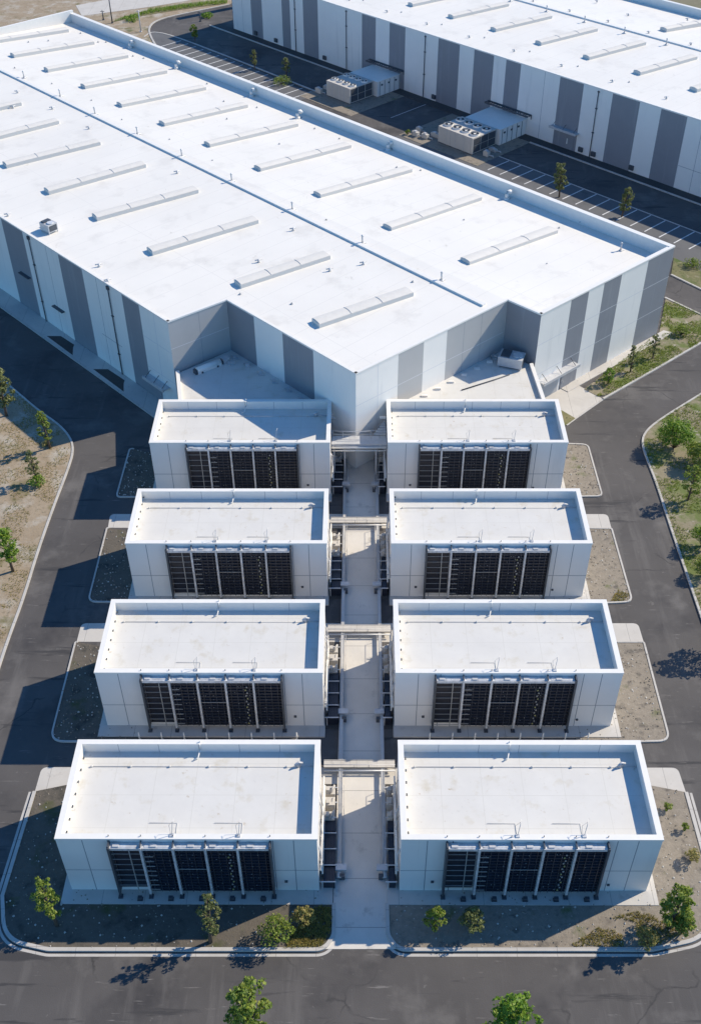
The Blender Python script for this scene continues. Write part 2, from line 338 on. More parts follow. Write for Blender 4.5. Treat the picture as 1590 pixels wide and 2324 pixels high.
# hall-side strips
b = MB(); b.prism([fw2(-24.5, -11.0), fw2(-24.5, -8.4), fw2(-100, -8.4), fw2(-100, -11.0)], -.03, .1)
struct(b.build('pavement', M['pad']), 'concrete pavement along the left wall of the big hall')
for k, (u0, u1) in enumerate([(-39.5, -33.5), (-51, -45.5)]):
    b = MB(); b.prism([fw2(u0, -10.6), fw2(u1 + 1.2, -10.7), fw2(u1 - .4, -9.6), fw2(u1 - .9, -9.1), fw2(u0 + 1.4, -9.2)], 0, .106)
    struct(b.build('gravel_bed', M['dgravel']), ('long' if k == 0 else 'short') + ' dark planting pit in the left pavement')
kerb([fw2(-24.5, -11.1), fw2(-100, -11.1)], 'kerb of the left hall pavement', .26, .14)
b = MB(); b.prism([fw2(6.45, 30.5), fw2(8.0, 52), fw2(9.3, 52.4), fw2(7.9, 30.5)], -.03, .12)
struct(b.build('pavement', M['pad']), 'narrow pavement along the front wall of the big hall')
# lane, parking and chiller yard between the halls
b = MB(); b.prism([fw2(-66, 72.0), fw2(-66, 76), fw2(-47, 76), fw2(-47, 81.0), fw2(20, 81.0), fw2(20, 70), fw2(-20, 70), fw2(-47, 60), fw2(-66, 60)], -.03, .004)
struct(b.build('parking', M['asphalt2']), 'worn parking bays between the two halls')
b = MB(); b.prism(fillet([fw2(-150, 68), fw2(-150, 77.5), fw2(-141, 79.5), fw2(-92, 77.6), fw2(-92, 66)], [0, 2, 3, 0, 0]), -.03, .05)
struct(b.build('parking', M['asphalt2']), 'pale parking strip behind the big hall')
kerb(smooth_line([fw2(-146, 74), fw2(-148, 77.5), fw2(-143, 79.3), fw2(-120, 79.4), fw2(-93, 79.0)]), 'kerb of the pale parking strip', .35, .12)
kerb([fw2(-46.5, 81.0), fw2(20, 81.0)], 'pale kerb line above the parking bays', .22, .05)
ln = MB()
for k in range(24):
    u0 = -44.0 + k * 2.75
    p, q_ = fw2(u0, 80.8), fw2(u0 - .15, 75.2)
    ribbon(ln, [p, q_], .2, .004, .009)
struct(ln.build('road_marking', M['line']), 'white parking bay lines')
ln = MB()
for k in range(17):
    u0 = -138 + k * 2.75
    ribbon(ln, [fw2(u0, 78.4), fw2(u0, 72.5)], .22, .05, .055)
struct(ln.build('road_marking', M['line']), 'faded bay lines on the pale strip')
ln = MB()
for k in range(3): ribbon(ln, [fw2(-80 + k * 7, 90.0), fw2(-80 + k * 7, 80)], .14, .0, .005)
struct(ln.build('road_marking', M['line']), 'faint lines across the yard')
for nm, u0, u1 in (('first', -94, -79), ('second', -66, -46.5)):
    b = MB(); b.prism([fw2(u0, 75), fw2(u1, 75), fw2(u1, 91), fw2(u0, 91)], -.03, .06)
    struct(b.build('gravel_bed', M['gravel']), 'rubbly yard round the %s chiller' % ('rear' if nm == 'first' else 'front'))
b = MB(); b.prism([fw2(-142, 89.9), fw2(40, 89.9), fw2(40, 92.3), fw2(-142, 92.3)], -.03, .08)
struct(b.build('gravel_bed', M['dgravel']), 'dark gravel strip along the rear hall wall')
kerb([fw2(-142, 89.8), fw2(-92, 89.8)], 'kerb along the far end of the rear hall', .3)
kerb([fw2(-46.5, 89.8), fw2(40, 89.8)], 'kerb along the near end of the rear hall', .3)
# far land behind the big hall
fk = smooth_line([(-31.40, 279.64), (-44.30, 270.87), (-47.95, 266.95), (-48.61, 261.49), (-46.57, 253.74), (-44.16, 247.21)])
land('dry_verge', fk + [fw2(-116, 50), fw2(-138, 50), fw2(-138, -40), fw2(-260, -60), (-160, 420), (20, 430)], M['soil'], .06, 'rubbly dry land beyond the far end of the halls')
kerb(fk, 'kerb of the far road bend', .4)
b = MB(); b.prism([(-65.84, 271.12), (-50.08, 278.11), (-39.99, 284.02), (-28.22, 294.26), (-42.40, 300.27), (-53.41, 289.69), (-68.95, 279.39)], 0, .1)
struct(b.build('track', M['pad']), 'pale dusty track beyond the halls')
land('grass_bank', smooth_line([(-57.75, 266.40), (-49.24, 272.27), (-39.77, 277.29), (-31.90, 280.35), (-32.16, 283.20), (-40.29, 281.87), (-49.78, 276.03), (-56.84, 269.02)], 1), M['green'], .14, 'green grass bank beyond the halls')

# ------------------------------------------------------------------ walls
def facade(mb, p, q, z0, z1, strips, seams=(), hs=(), off=0.0):
    """stripes along p->q; strips: (s0, s1, material index); thin seams laid 4 mm proud. Outside is to the right of p->q"""
    d = Vector((q[0] - p[0], q[1] - p[1])); Ln = d.length; d /= Ln; n = Vector((d.y, -d.x))
    def P(s, z, o=0): return (p[0] + d.x * s + n.x * o, p[1] + d.y * s + n.y * o, z)
    for s0, s1, m in strips: mb.quad([P(s0, z0), P(s1, z0), P(s1, z1), P(s0, z1)], m)
    for s, m in seams: mb.quad([P(s - .035, z0, .004), P(s + .035, z0, .004), P(s + .035, z1, .004), P(s - .035, z1, .004)], m)
    for s0, s1, z, m in hs: mb.quad([P(s0, z - .035, .006), P(s1, z - .035, .006), P(s1, z + .035, .006), P(s0, z + .035, .006)], m)
    return P
H1 = 13.45
nr, nL, cL, nR, cR, fa, bk = (-.12, 99.43), (-15.87, 115.45), (-22.40, 110.38), (18.32, 115.34), (21.95, 111.95), (41.57, 128.99), (-57.35, 228.41)
lf = fw2(-133.6, -8.4); wb = fw2(-133.2, 21.5)
WM = [M['white'], M['dgrey'], M['lgrey'], M['seam'], M['seam_l']]
hall = tag(empty('warehouse', (*nr, 0)), 'large white roofed hall with stepped front corner behind the eight blocks', 'warehouse')
hall.location = (0, 0, 0)
def stripes(edges, first, alt=(0, 1)):
    out = []
    for k in range(len(edges) - 1): out.append((edges[k], edges[k + 1], alt[(first + k) % 2]))
    return out
# left (south-west) wall: built from far end to cL
Lsw = hypot(cL[0] - lf[0], cL[1] - lf[1])
ed = [0, 5.89, 9.51, 18.31, 23.89, 32.76, 38.3, 47.2, 52.5, 61.4, 66.8, 75.5, 81, 90, 95.3, 104, Lsw]
w = MB(); edr = [Lsw - e for e in reversed(ed)]
n_ = len(ed) - 1
st = [(edr[k], edr[k + 1], 0 if (n_ - 1 - k) % 2 == 0 else 1) for k in range(n_)]
sm_ = [(Lsw - s, 3) for s in (9.4, 12.4, 15.2, 21, 27, 31)] + [(Lsw - s, 4) for s in (2.9,)]
facade(w, lf, cL, 0, H1, st, sm_, [(Lsw - 5.8, Lsw, 9.0, 4), (Lsw - 5.8, Lsw, 4.5, 4), (Lsw - 16, Lsw - 11.5, 4.7, 3)]); w.build('wall', WM, hall)
w = MB(); facade(w, cL, nL, 0, H1, [(0, 8.27, 2)], [(4.2, 3)], [(0, 8.2, 9.6, 4), (0, 8.2, 5, 4)]); w.build('wall', WM, hall)
w = MB(); facade(w, nL, nr, 0, H1, [(0, 5.05, 1), (5.05, 10.2, 0), (10.2, 15.51, 1), (15.51, 22.47, 0)], [(12.9, 3)]); w.build('wall', WM, hall)
w = MB(); facade(w, nr, nR, 0, H1, [(0, 6.39, 0), (6.39, 10.37, 2), (10.37, 14.13, 0), (14.13, 24.36, 2)], [(17, 3), (20, 3), (3.3, 4)], [(0, 24, 9, 4)]); w.build('wall', WM, hall)
w = MB(); facade(w, nR, cR, 0, H1, [(0, 4.97, 1)], [(2.5, 3)]); w.build('wall', WM, hall)
w = MB(); facade(w, cR, fa, 0, H1, [(0, 5.5, 0), (5.5, 8.79, 1), (8.79, 11.74, 0), (11.74, 15.19, 1), (15.19, 20.54, 0), (20.54, 25.99, 1)], [(23.2, 3)], [(0, 25.99, 9.0, 4), (0, 25.99, 4.5, 4)]); w.build('wall', WM, hall)
w = MB(); facade(w, fa, bk, 0, H1, [(s, s + 7, (s // 7) % 2) for s in range(0, 136, 7)]); w.build('wall', WM, hall)
w = MB(); facade(w, bk, lf, 0, H1, [(0, hypot(bk[0] - lf[0], bk[1] - lf[1]), 0)]); w.build('wall', WM, hall)
# roof: flat on the left of the seam, falling away to the parapet on the right
RZ = H1 - .12
sA, sB = fw2(-133.1, 21.5), (16.02, 113.42)
NEi0, NEi1 = fw2(7.2, 49.6), fw2(-131.8, 48.2)
rf = MB()
rf.quad([(*lf, RZ), (*cL, RZ), (*nL, RZ), (*nr, RZ), (*sB, RZ), (*sA, RZ)])
rf.quad([(*sB, RZ), (*nR, RZ), (*cR, RZ - .1), (*fa, RZ - 1.6), (*bk, RZ - 1.6), (*sA, RZ)])
rf.build('roof', M['roof'], hall)
def coping(mb, p, q, w_=.36, z0=H1 - .16, z1=H1 + .05, inward=None):
    d = Vector((q[0] - p[0], q[1] - p[1])).normalized(); n = Vector((d.y, -d.x)); o = .05
    a = [Vector(p) + n * o - d * .03, Vector(q) + n * o + d * .03, Vector(q) - n * (w_ - o) + d * .03, Vector(p) - n * (w_ - o) - d * .03]
    mb.hexa([(*t, z0) for t in a] + [(*t, z1) for t in a])
cp = MB()
for p, q_ in ((lf, cL), (cL, nL), (nL, nr), (nr, nR), (nR, cR), (cR, fa)): coping(cp, p, q_)
cp.build('coping', M['white2'], hall)
pp = MB(); coping(pp, (fa[0] - .13, fa[1] + .12), bk, .75, RZ - 1.7, H1 + .06); coping(pp, bk, lf, .6, RZ - 1.5, H1 + .5)
ir = lambda p: (p[0] - .36 * .656, p[1] + .36 * .755)
coping(pp, ir(cR), ir(fa), .3, RZ - 1.7, H1 - .02)
pp.build('parapet', M['white2'], hall)
sm = MB(); d_ = Vector((sB[0] - sA[0], sB[1] - sA[1])).normalized(); nn_ = Vector((d_.y, -d_.x))
for o0, o1, z0, z1 in ((-.3, .3, RZ - .1, RZ + .24),):
    a = [Vector(sA) + nn_ * o1, Vector(sB) + nn_ * o1 - d_ * 1, Vector(sB) + nn_ * o0 - d_ * 1, Vector(sA) + nn_ * o0]
    sm.hexa([(*t, z0) for t in a] + [(*t, z1) for t in a])
sm.build('seam_curb', M['white2'], hall)

def skylight(p, q, parent, wid=1.75, joints=2, h=.5):
    """barrel rooflight lying from p to q (its front long edge), on a curb"""
    p, q = Vector(p), Vector(q); d = (q - p); Ln = d.length; d.normalize(); up = Vector((0, 0, 1)); n = up.cross(d).normalized()
    cb = MB()
    def P(s, t, z): return tuple(p + d * s + n * t + up * z)
    cb.hexa([P(0, 0, -.15), P(Ln, 0, -.15), P(Ln, wid, -.15), P(0, wid, -.15), P(0, 0, h), P(Ln, 0, h), P(Ln, wid, h), P(0, wid, h)])
    o = cb.build('skylight', M['curb'], parent)
    dm = MB(); K = 7
    for i in range(K):
        t0, t1 = i / K, (i + 1) / K
        y0, y1 = .06 + (wid - .12) * t0, .06 + (wid - .12) * t1; z0, z1 = h + .02 + .13 * sin(pi * t0), h + .02 + .13 * sin(pi * t1)
        dm.quad([P(.08, y0, z0), P(Ln - .08, y0, z0), P(Ln - .08, y1, z1), P(.08, y1, z1)], 0, True)
    for s in (.08, Ln - .08): dm.quad([P(s, .06, h)] + [P(s, .06 + (wid - .12) * i / K, h + .02 + .13 * sin(pi * i / K)) for i in range(K + 1)] + [P(s, wid - .06, h)])
    dm.build('dome', M['grille'], o)
    for k in range(joints):
        s = Ln * (k + 1) / (joints + 1)
        rb = MB(); rb.tube([P(s, .04 + (wid - .08) * i / 8, h + .03 + .14 * sin(pi * i / 8)) for i in range(9)], .035, 6)
        rb.build('rib', M['galv'], o)
    return o
for p, q_ in (((14.43, 124.70, 12.96), (27.32, 135.38, 12.00)), ((4.64, 134.19, 12.98), (17.88, 145.64, 11.98)), ((-5.15, 144.35, 12.98), (8.26, 155.23, 11.99)), ((-14.28, 153.25, 13.00), (-0.93, 164.20, 12.01)), ((-22.73, 162.18, 12.99), (-9.57, 172.87, 12.02)), ((-30.90, 170.60, 12.99), (-18.37, 180.99, 12.06)), ((-39.10, 178.67, 13.00), (-26.29, 189.17, 12.06)), ((-46.83, 187.23, 12.98), (-34.16, 197.50, 12.05)), ((-55.00, 195.44, 12.99), (-42.45, 205.61, 12.07)), ((-62.87, 202.99, 13.01), (-50.17, 213.24, 12.08)), ((-70.53, 209.67, 13.06), (-56.57, 220.66, 12.05)),
              ((-4.38, 109.06, 13.33), (6.92, 116.42, 13.33)), ((-14.34, 118.32, 13.33), (-3.41, 125.83, 13.33)), ((-26.50, 126.87, 13.33), (-13.38, 135.90, 13.33)), ((-35.51, 136.67, 13.33), (-22.60, 145.41, 13.33)), ((-43.88, 144.95, 13.33), (-31.40, 154.15, 13.33)), ((-52.14, 153.96, 13.33), (-39.67, 162.48, 13.33)), ((-59.93, 161.78, 13.33), (-47.86, 170.95, 13.33)), ((-67.28, 170.55, 13.33), (-55.77, 178.91, 13.33))):
    skylight(p, q_, hall)

def vent(parent, p, kind, rz=0):
    """roof outlets: tall flue with collar, small tee, white gooseneck, dark stub"""
    x, y, z = p
    if kind == 'flue':
        b = MB(); b.tube([(x, y, z - .05), (x, y, z + .22)], [.34, .22], 10); b.tube([(x, y, z + .2), (x, y, z + 1.15)], .11, 8)
        o = b.build('roof_flue', M['galv'], parent)
        c = MB(); c.tube([(x, y, z + 1.15), (x, y, z + 1.3)], [.2, .09], 8); c.tube([(x - .55, y - .2, z + .1), (x + .55, y + .2, z + .1)], .06, 6); c.build('cap', M['hoodm'], o)
    elif kind == 'tee':
        b = MB(); b.tube([(x, y, z - .05), (x, y, z + .45)], [.2, .1], 8); b.tube([(x - .45, y - .15, z + .35), (x + .4, y + .2, z + .35)], .075, 6)
        b.build('roof_vent', M['galv'], parent)
    elif kind == 'goose':
        b = MB(); b.tube([(x, y, z - .05), (x, y, z + .3)], [.5, .38], 10); b.tube([(x, y, z + .25), (x, y, z + .85), (x + .18, y + .1, z + 1.1), (x + .5, y + .25, z + 1.1), (x + .62, y + .32, z + .85)], [.27, .27, .28, .3, .32], 10)
        o = b.build('roof_hood', M['white2'], parent)
        c = MB(); c.tube([(x - .8, y - .3, z + .1), (x + .7, y + .25, z + .1)], .1, 6); c.build('pipe', M['galv'], o)
    else:
        b = MB(); b.tube([(x, y, z - .05), (x, y, z + .10)], [.20, .16], 8); b.tube([(x, y, z + .08), (x, y, z + .24)], .08, 8)
        b.build('roof_drain', M['lgrey'], parent)
for p in ((-58.42, 191.80, 13.27), (-50.22, 182.93, 13.29), (-42.83, 174.85, 13.31), (-34.64, 166.65, 13.30), (-26.55, 157.97, 13.31), (-18.22, 149.21, 13.32), (-9.00, 139.92, 13.31), (0.70, 130.06, 13.31), (10.54, 120.26, 13.29), (34.97, 130.56, 11.88)): vent(hall, p, 'flue')
for p in ((-57.88, 184.71, 13.33), (-50.36, 177.32, 13.33), (-42.72, 168.93, 13.33), (-26.54, 152.11, 13.33), (-8.60, 133.81, 13.33), (0.80, 124.41, 13.33), (-56.96, 177.76, 13.33), (-12.63, 125.04, 13.33), (-3.46, 122.71, 13.33), (31.19, 138.79, 11.73), (-31.15, 120.01, 13.33), (-32.97, 123.97, 13.33), (-48.18, 138.32, 13.33)): vent(hall, p, 'tee')
for p in ((-32.97, 200.46, 11.89), (-18.30, 186.84, 11.83), (-9.88, 176.77, 11.88), (4.80, 164.03, 11.79), (21.46, 146.43, 11.80), (-43.24, 211.88, 11.85)): vent(hall, p, 'goose')
for p in ((-54.21, 220.08, 11.98), (-49.78, 214.74, 12.01), (-48.30, 214.94, 11.94), (-41.83, 206.78, 12.00), (-39.69, 205.69, 11.95), (-62.67, 213.01, 12.60), (-59.20, 214.34, 12.41), (-53.03, 189.32, 13.15), (-61.36, 197.18, 13.18), (-44.69, 181.55, 13.12), (-32.63, 185.19, 12.48), (-26.50, 192.49, 11.94), (-16.90, 181.16, 11.99), (-38.12, 172.87, 13.19), (-29.35, 164.89, 13.15), (-21.83, 156.84, 13.16), (-6.90, 172.15, 11.94), (-12.19, 164.75, 12.45), (-2.84, 168.01, 11.94), (5.98, 156.92, 12.02), (9.55, 156.04, 11.91), (-1.31, 150.29, 12.58), (-4.23, 136.98, 13.23), (6.94, 119.88, 13.33), (14.75, 138.60, 12.39), (18.00, 152.83, 11.73), (27.75, 137.11, 11.92), (24.51, 125.86, 12.50), (-22.69, 183.61, 12.13), (-21.37, 175.10, 12.42), (-22.39, 132.35, 13.33), (-7.89, 114.59, 13.33), (-14.34, 116.92, 13.33)): vent(hall, p, 'stub')
# rooftop air handler near the left edge
def air_unit(parent, p, rz, sx, sy, h, name='air_handler'):
    x, y, z = p
    T = lambda a, b, c: (x + a * cos(rz) - b * sin(rz), y + a * sin(rz) + b * cos(rz), z + c)
    b = MB(); b.box(-sx/2, sx/2, -sy/2, sy/2, .25, h, 0, T)
    for a in (-1, 1):
        for c in (-1, 1): b.box(a*sx*.45 - .06, a*sx*.45 + .06, c*sy*.45 - .06, c*sy*.45 + .06, -.05, .25, 0, T)
    o = b.build(name, M['galv'], parent)
    c = MB(); c.box(-sx*.42, -sx*.05, -sy*.4, sy*.4, h, h + .12, 0, T); c.build('grille', M['steel'], o); c = MB(); c.box(sx/2, sx/2 + .04, -sy*.4, sy*.4, .4, h - .15, 0, T); c.build('grille', M['steel'], o)
    d = MB()
    d.tube([T(sx*.25, 0, h), T(sx*.25, 0, h + .14)], sy*.3, 14); d.build('fan', M['hoodm'], o)
    e = MB(); e.tube([T(-sx/2, sy*.3, .5), T(-sx*.9, sy*.3, .5), T(-sx*.9, sy*.3, -.05)], .1, 6); e.tube([T(-sx/2, sy*.1, .35), T(-sx*.8, sy*.1, .35), T(-sx*.8, sy*.1, -.05)], .07, 6); e.build('pipe', M['galv'], o)
    return o
air_unit(hall, (-41.43, 133.84, 13.33), UA + .1, 1.9, 1.5, 1.3)
# downpipes, doors and canopies on the left wall
dl = Vector((cL[0] - lf[0], cL[1] - lf[1])).normalized(); nl = Vector((dl.y, -dl.x))
def onsw(s, o, z): q = Vector(cL) - dl * s + nl * o; return (q.x, q.y, z)
for s in (12.38, 31.07, 50, 69):
    b = MB(); b.tube([onsw(s, .14, 0), onsw(s, .14, H1 - .4)], .07, 8); b.box(-.2, .2, 0, .26, H1 - .7, H1 - .2, 0, lambda x, y, z: onsw(s + x, y, z))
    for z in (3.2, 8.9): b.box(-.2, .2, 0, .22, z, z + .1, 0, lambda x, y, z_: onsw(s + x, y, z_))
    b.build('downpipe', M['steel'], hall)
def canopy(parent, P, w, name='canopy'):
    b = MB(); b.box(-w/2, w/2, 0, 1.1, 0, .14, 0, P); b.box(-w/2, w/2, 1.0, 1.16, -.1, .3, 0, P)
    o = b.build(name, M['galv'], parent)
    for t in (-w*.4, 0, w*.4): c = MB(); c.tube([P(t, .02, .9), P(t, 1.05, .15)], .04, 6); c.build('tie_rod', M['steel'], o)
    return o
P_ = lambda x, y, z: onsw(3.6 + x, y, z + 3.2)
canopy(hall, P_, 4.4)
b = MB(); b.box(-1.2, 1.2, 0, .07, 0, 2.9, 0, lambda x, y, z: onsw(4.6 + x, y, z)); dr = b.build('door', M['dgrey'], hall)
b = MB(); b.box(-.05, .05, .07, .13, 1.0, 1.3, 0, lambda x, y, z: onsw(3.7 + x, y, z)); b.build('handle', M['galv'], dr)
for s, z in ((34.5, 6), (26.5, 4)):
    b = MB(); b.box(-1.3, 1.3, 0, .5, 0, .12, 0, lambda x, y, zz: onsw(s + x, y, zz + z)); b.build('wall_bracket', M['steel'], hall)
# right wall door and canopy
dr_ = Vector((fa[0] - cR[0], fa[1] - cR[1])).normalized(); nr_ = Vector((dr_.y, -dr_.x))
def onfr(s, o, z): q = Vector(cR) + dr_ * s + nr_ * o; return (q.x, q.y, z)
canopy(hall, lambda x, y, z: onfr(4.4 + x, y, z + 3.3), 6.8)
b = MB(); b.box(-2.2, 2.2, 0, .06, 0, 3.1, 0, lambda x, y, z: onfr(2.9 + x, y, z)); b.build('roller_door', M['lgrey'], hall)
b = MB(); b.box(-.95, .95, 0, .08, 0, 3.0, 0, lambda x, y, z: onfr(6.6 + x, y, z)); dr = b.build('door', M['dgrey'], hall)
b = MB(); b.box(-.05, .05, .08, .14, 1.0, 1.3, 0, lambda x, y, z: onfr(6.0 + x, y, z)); b.build('handle', M['galv'], dr)
# low annexes filling the two notches
ZA = 6.7
def annex(poly, edges):
    b = MB(); b.prism(poly, 0, ZA - .5); b.build('annex_wall', M['wall_b'], hall)
    r = MB(); r.quad([(p[0], p[1], ZA - .46) for p in poly]); r.build('annex_roof', M['roof_b'], hall)
    c = MB()
    for p, q_ in edges: coping(c, p, q_, .45, ZA - .7, ZA)
    c.build('annex_parapet', M['white2'], hall)
aL0, aL1 = (-22.1, 110.1), (-20.9, 103.4)
annex([nL, aL0, aL1, (-3.95, 103.4)], [(aL0, aL1), (aL1, (-4.0, 103.4))])
aR0, aR1 = (21.6, 111.7), (22.2, 103.4)
annex([nR, (4.4, 103.4), aR1, aR0], [(aR1, aR0), ((4.5, 103.4), aR1)])
# long silver plenum and clutter on the left annex, air handler on the right annex
b = MB(); pA = Vector((-17.9, 111.6)); dA = Vector((.79, .61)); nA = Vector((.61, -.79))
def TA(x, y, z): q = pA + dA * x + nA * y; return (q.x, q.y, z + ZA - .46)
b.tube([TA(-2.2, 0, .36), TA(1.2, 0, .36)], .40, 14); b.box(-2.2, 1.2, -.39, .39, .0, .36, 0, TA); b.box(-2.5, -2.2, -.3, .35, .05, .6, 1, TA); b.box(1.2, 1.45, -.3, .3, .05, .5, 1, TA)
for t in (-1.6, .6): b.box(t - .1, t + .1, -.5, .5, -.02, .2, 1, TA)
o = b.build('duct', [M['white2'], M['steel']], hall)
b = MB(); b.box(1.5, 2.3, -.4, .5, 0, .7, 0, TA); b.box(1.9, 2.6, .6, 1.2, 0, .4, 0, TA); b.build('filter_box', M['galv'], o)
air_unit(hall, (19.0, 112.0, ZA - .46), radians(-20), 3.0, 2.0, 1.5)
rnd = random.Random(3)
for k in range(8):
    t = (k + .7) / 9; q = Vector(nL).lerp(Vector(nr), t) + Vector((-.9, -.9)) * .7
    b = MB(); hh = rnd.uniform(.25, .6); b.box(q.x - .22, q.x + .22, q.y - .18, q.y + .18, ZA - .48, ZA - .46 + hh)
    b.tube([(q.x - .5, q.y + .4, ZA - .3), (q.x + .5, q.y - .4, ZA - .3)], .06, 6); b.build('roof_support', M['galv'], hall)
for k in range(9):
    t = (k + 1.5) / 11; q = Vector(nr).lerp(Vector(nR), t) + Vector((.6, -.6))
    b = MB(); hh = rnd.uniform(.25, .45); b.box(q.x - .35, q.x + .35, q.y - .15, q.y + .15, ZA - .48, ZA - .46 + hh * .6); b.build('roof_support', M['white2'], hall)
b = MB(); b.tube([(12.5, 106.5, ZA - .38), (16.5, 108.6, ZA - .38), (18.6, 109.8, ZA - .38)], .07, 6); b.build('pipe', M['steel'], hall)

# ------------------------------------------------------------------ the rear hall
H2 = 12.4
h2 = tag(empty('warehouse', (0, 0, 0)), 'second white roofed hall with grey striped wall across the parking lane', 'warehouse')
U0, U1, V0, V1 = -136.2, 45.0, 92.31, 143.0
A2, B2 = fw2(U0, V0), fw2(U1, V0)
e2 = [-39.03 + .0, -32.4, -28.5, -21.7, -19.0, -14.7, -10.0, 3.36 - 4.6, 3.36, 7.35, 11.26, 15.64, 24.46, 29.95, 33.6, 38.41, 41.37, 44.85, 53.79, 58.95, 65.1, 70.65, 74.9, 79.92, 88, 94, 102, 108, 116, 122, 130, 136, 142.1]
c2 = [0, 1, 0, 1, 0, 1, 0, 0, 1, 0, 1, 0, 1, 0, 1, 0, 1, 0, 1, 0, 1, 0, 1, 0, 1, 0, 1, 0, 1, 0, 1, 0]
o2 = -39.03 - 0 ; sh = lambda s: s - o2 - (U0 + 136.05) + .0
w = MB(); st = [(max(0, sh(e2[k])), sh(e2[k + 1]), c2[k]) for k in range(len(e2) - 1)]
st[-1] = (st[-1][0], U1 - U0, st[-1][2])
facade(w, A2, B2, 0, H2, st, [(sh(s), 3) for s in (-35.5, -17.3, 50.43, 21.0, 83)], [(sh(80), sh(88), 4.0, 3)]); w.build('wall', WM, h2)
w = MB(); facade(w, B2, fw2(U1, V1), 0, H2, [(0, V1 - V0, 0)]); w.build('wall', WM, h2)
w = MB(); facade(w, fw2(U1, V1), fw2(U0, V1), 0, H2, [(0, U1 - U0, 0)]); w.build('wall', WM, h2)
w = MB(); facade(w, fw2(U0, V1), A2, 0, H2, [(0, V1 - V0, 0)]); w.build('wall', WM, h2)
r = MB(); z2 = H2 - .12
r.quad([fw(U0, V0, z2), fw(U1, V0, z2), fw(U1, 121.5, z2), fw(U0, 121.5, z2)]); r.quad([fw(U0, 121.5, z2), fw(U1, 121.5, z2), fw(U1, V1, z2 - 1.4), fw(U0, V1, z2 - 1.4)])
r.build('roof', M['roof'], h2)
c = MB(); coping(c, A2, B2, .36, H2 - .16, H2 + .05); coping(c, B2, fw2(U1, V1), .36, H2 - .16, H2 + .05); c.build('coping', M['white2'], h2)
c = MB(); coping(c, fw2(U1, V1), fw2(U0, V1), .75, z2 - 1.5, H2 + .06); coping(c, fw2(U0, V1), A2, .6, z2 - 1.5, H2 + .06); c.build('parapet', M['white2'], h2)
c = MB(); c.hexa([fw(U0, 121.2, z2 - .1), fw(U1, 121.2, z2 - .1), fw(U1, 121.8, z2 - .1), fw(U0, 121.8, z2 - .1), fw(U0, 121.2, z2 + .24), fw(U1, 121.2, z2 + .24), fw(U1, 121.8, z2 + .24), fw(U0, 121.8, z2 + .24)]); c.build('seam_curb', M['white2'], h2)
for k in range(-1, 11):
    u0 = -33.57 - 11.15 * k
    if k < 0: u0 = -22.0
    skylight(fw(u0, 102.7, z2), fw(u0 + 2.5, 117.0, z2), h2)
for k in range(3): skylight(fw(-22 - 11.15 * k, 127, z2 - .3), fw(-19.6 - 11.15 * k, 140.5, z2 - 1.0), h2)
for k in range(8):
    vent(h2, fw(-30 - 9.5 * k, 119.6, z2), 'flue'); vent(h2, fw(-27 - 9.5 * k, 123.4, z2 - .1), 'tee')
    vent(h2, fw(-24 - 11.1 * k, 96.5, z2), 'tee'); vent(h2, fw(-33 - 11.1 * k, 98.5, z2), 'stub')
for k in range(6): vent(h2, fw(-26 - 10 * k, 131 + (k % 3) * 3, z2 - .6), 'tee')
def onb2(u, o, z): return fw(u, V0 - o, z)
uoff = -97.02
for s in (21.1, 62.24, -17.3, -1.2 + 0):
    b = MB(); uu = uoff + s; b.tube([onb2(uu, .14, .1), onb2(uu, .14, H2 - .4)], .075, 8)
    for z in (4.5, 8.8, H2 - .7): b.box(uu - .2, uu + .2, .0, .22, z, z + .14, 0, onb2)
    b.build('downpipe', M['steel'], h2)
canopy(h2, lambda x, y, z: onb2(uoff + 56.3 + x, y, z + 3.4), 6.0)
b = MB(); b.box(uoff + 54.5, uoff + 58.4, 0, .06, .08, 3.2, 0, onb2); dr = b.build('roller_door', M['dgrey'], h2)
b = MB(); b.box(uoff + 56.9, uoff + 57.1, .06, .14, 1.0, 2.0, 0, onb2); b.build('handle', M['white2'], dr)
for s in (60.2, 63.0, 71.2, 24, -8, -24, -31, 10.2):
    b = MB(); b.box(uoff + s - .45, uoff + s + .45, 0, .35, .5, 1.3, 0, onb2); b.build('meter_box', M['steel'], h2)

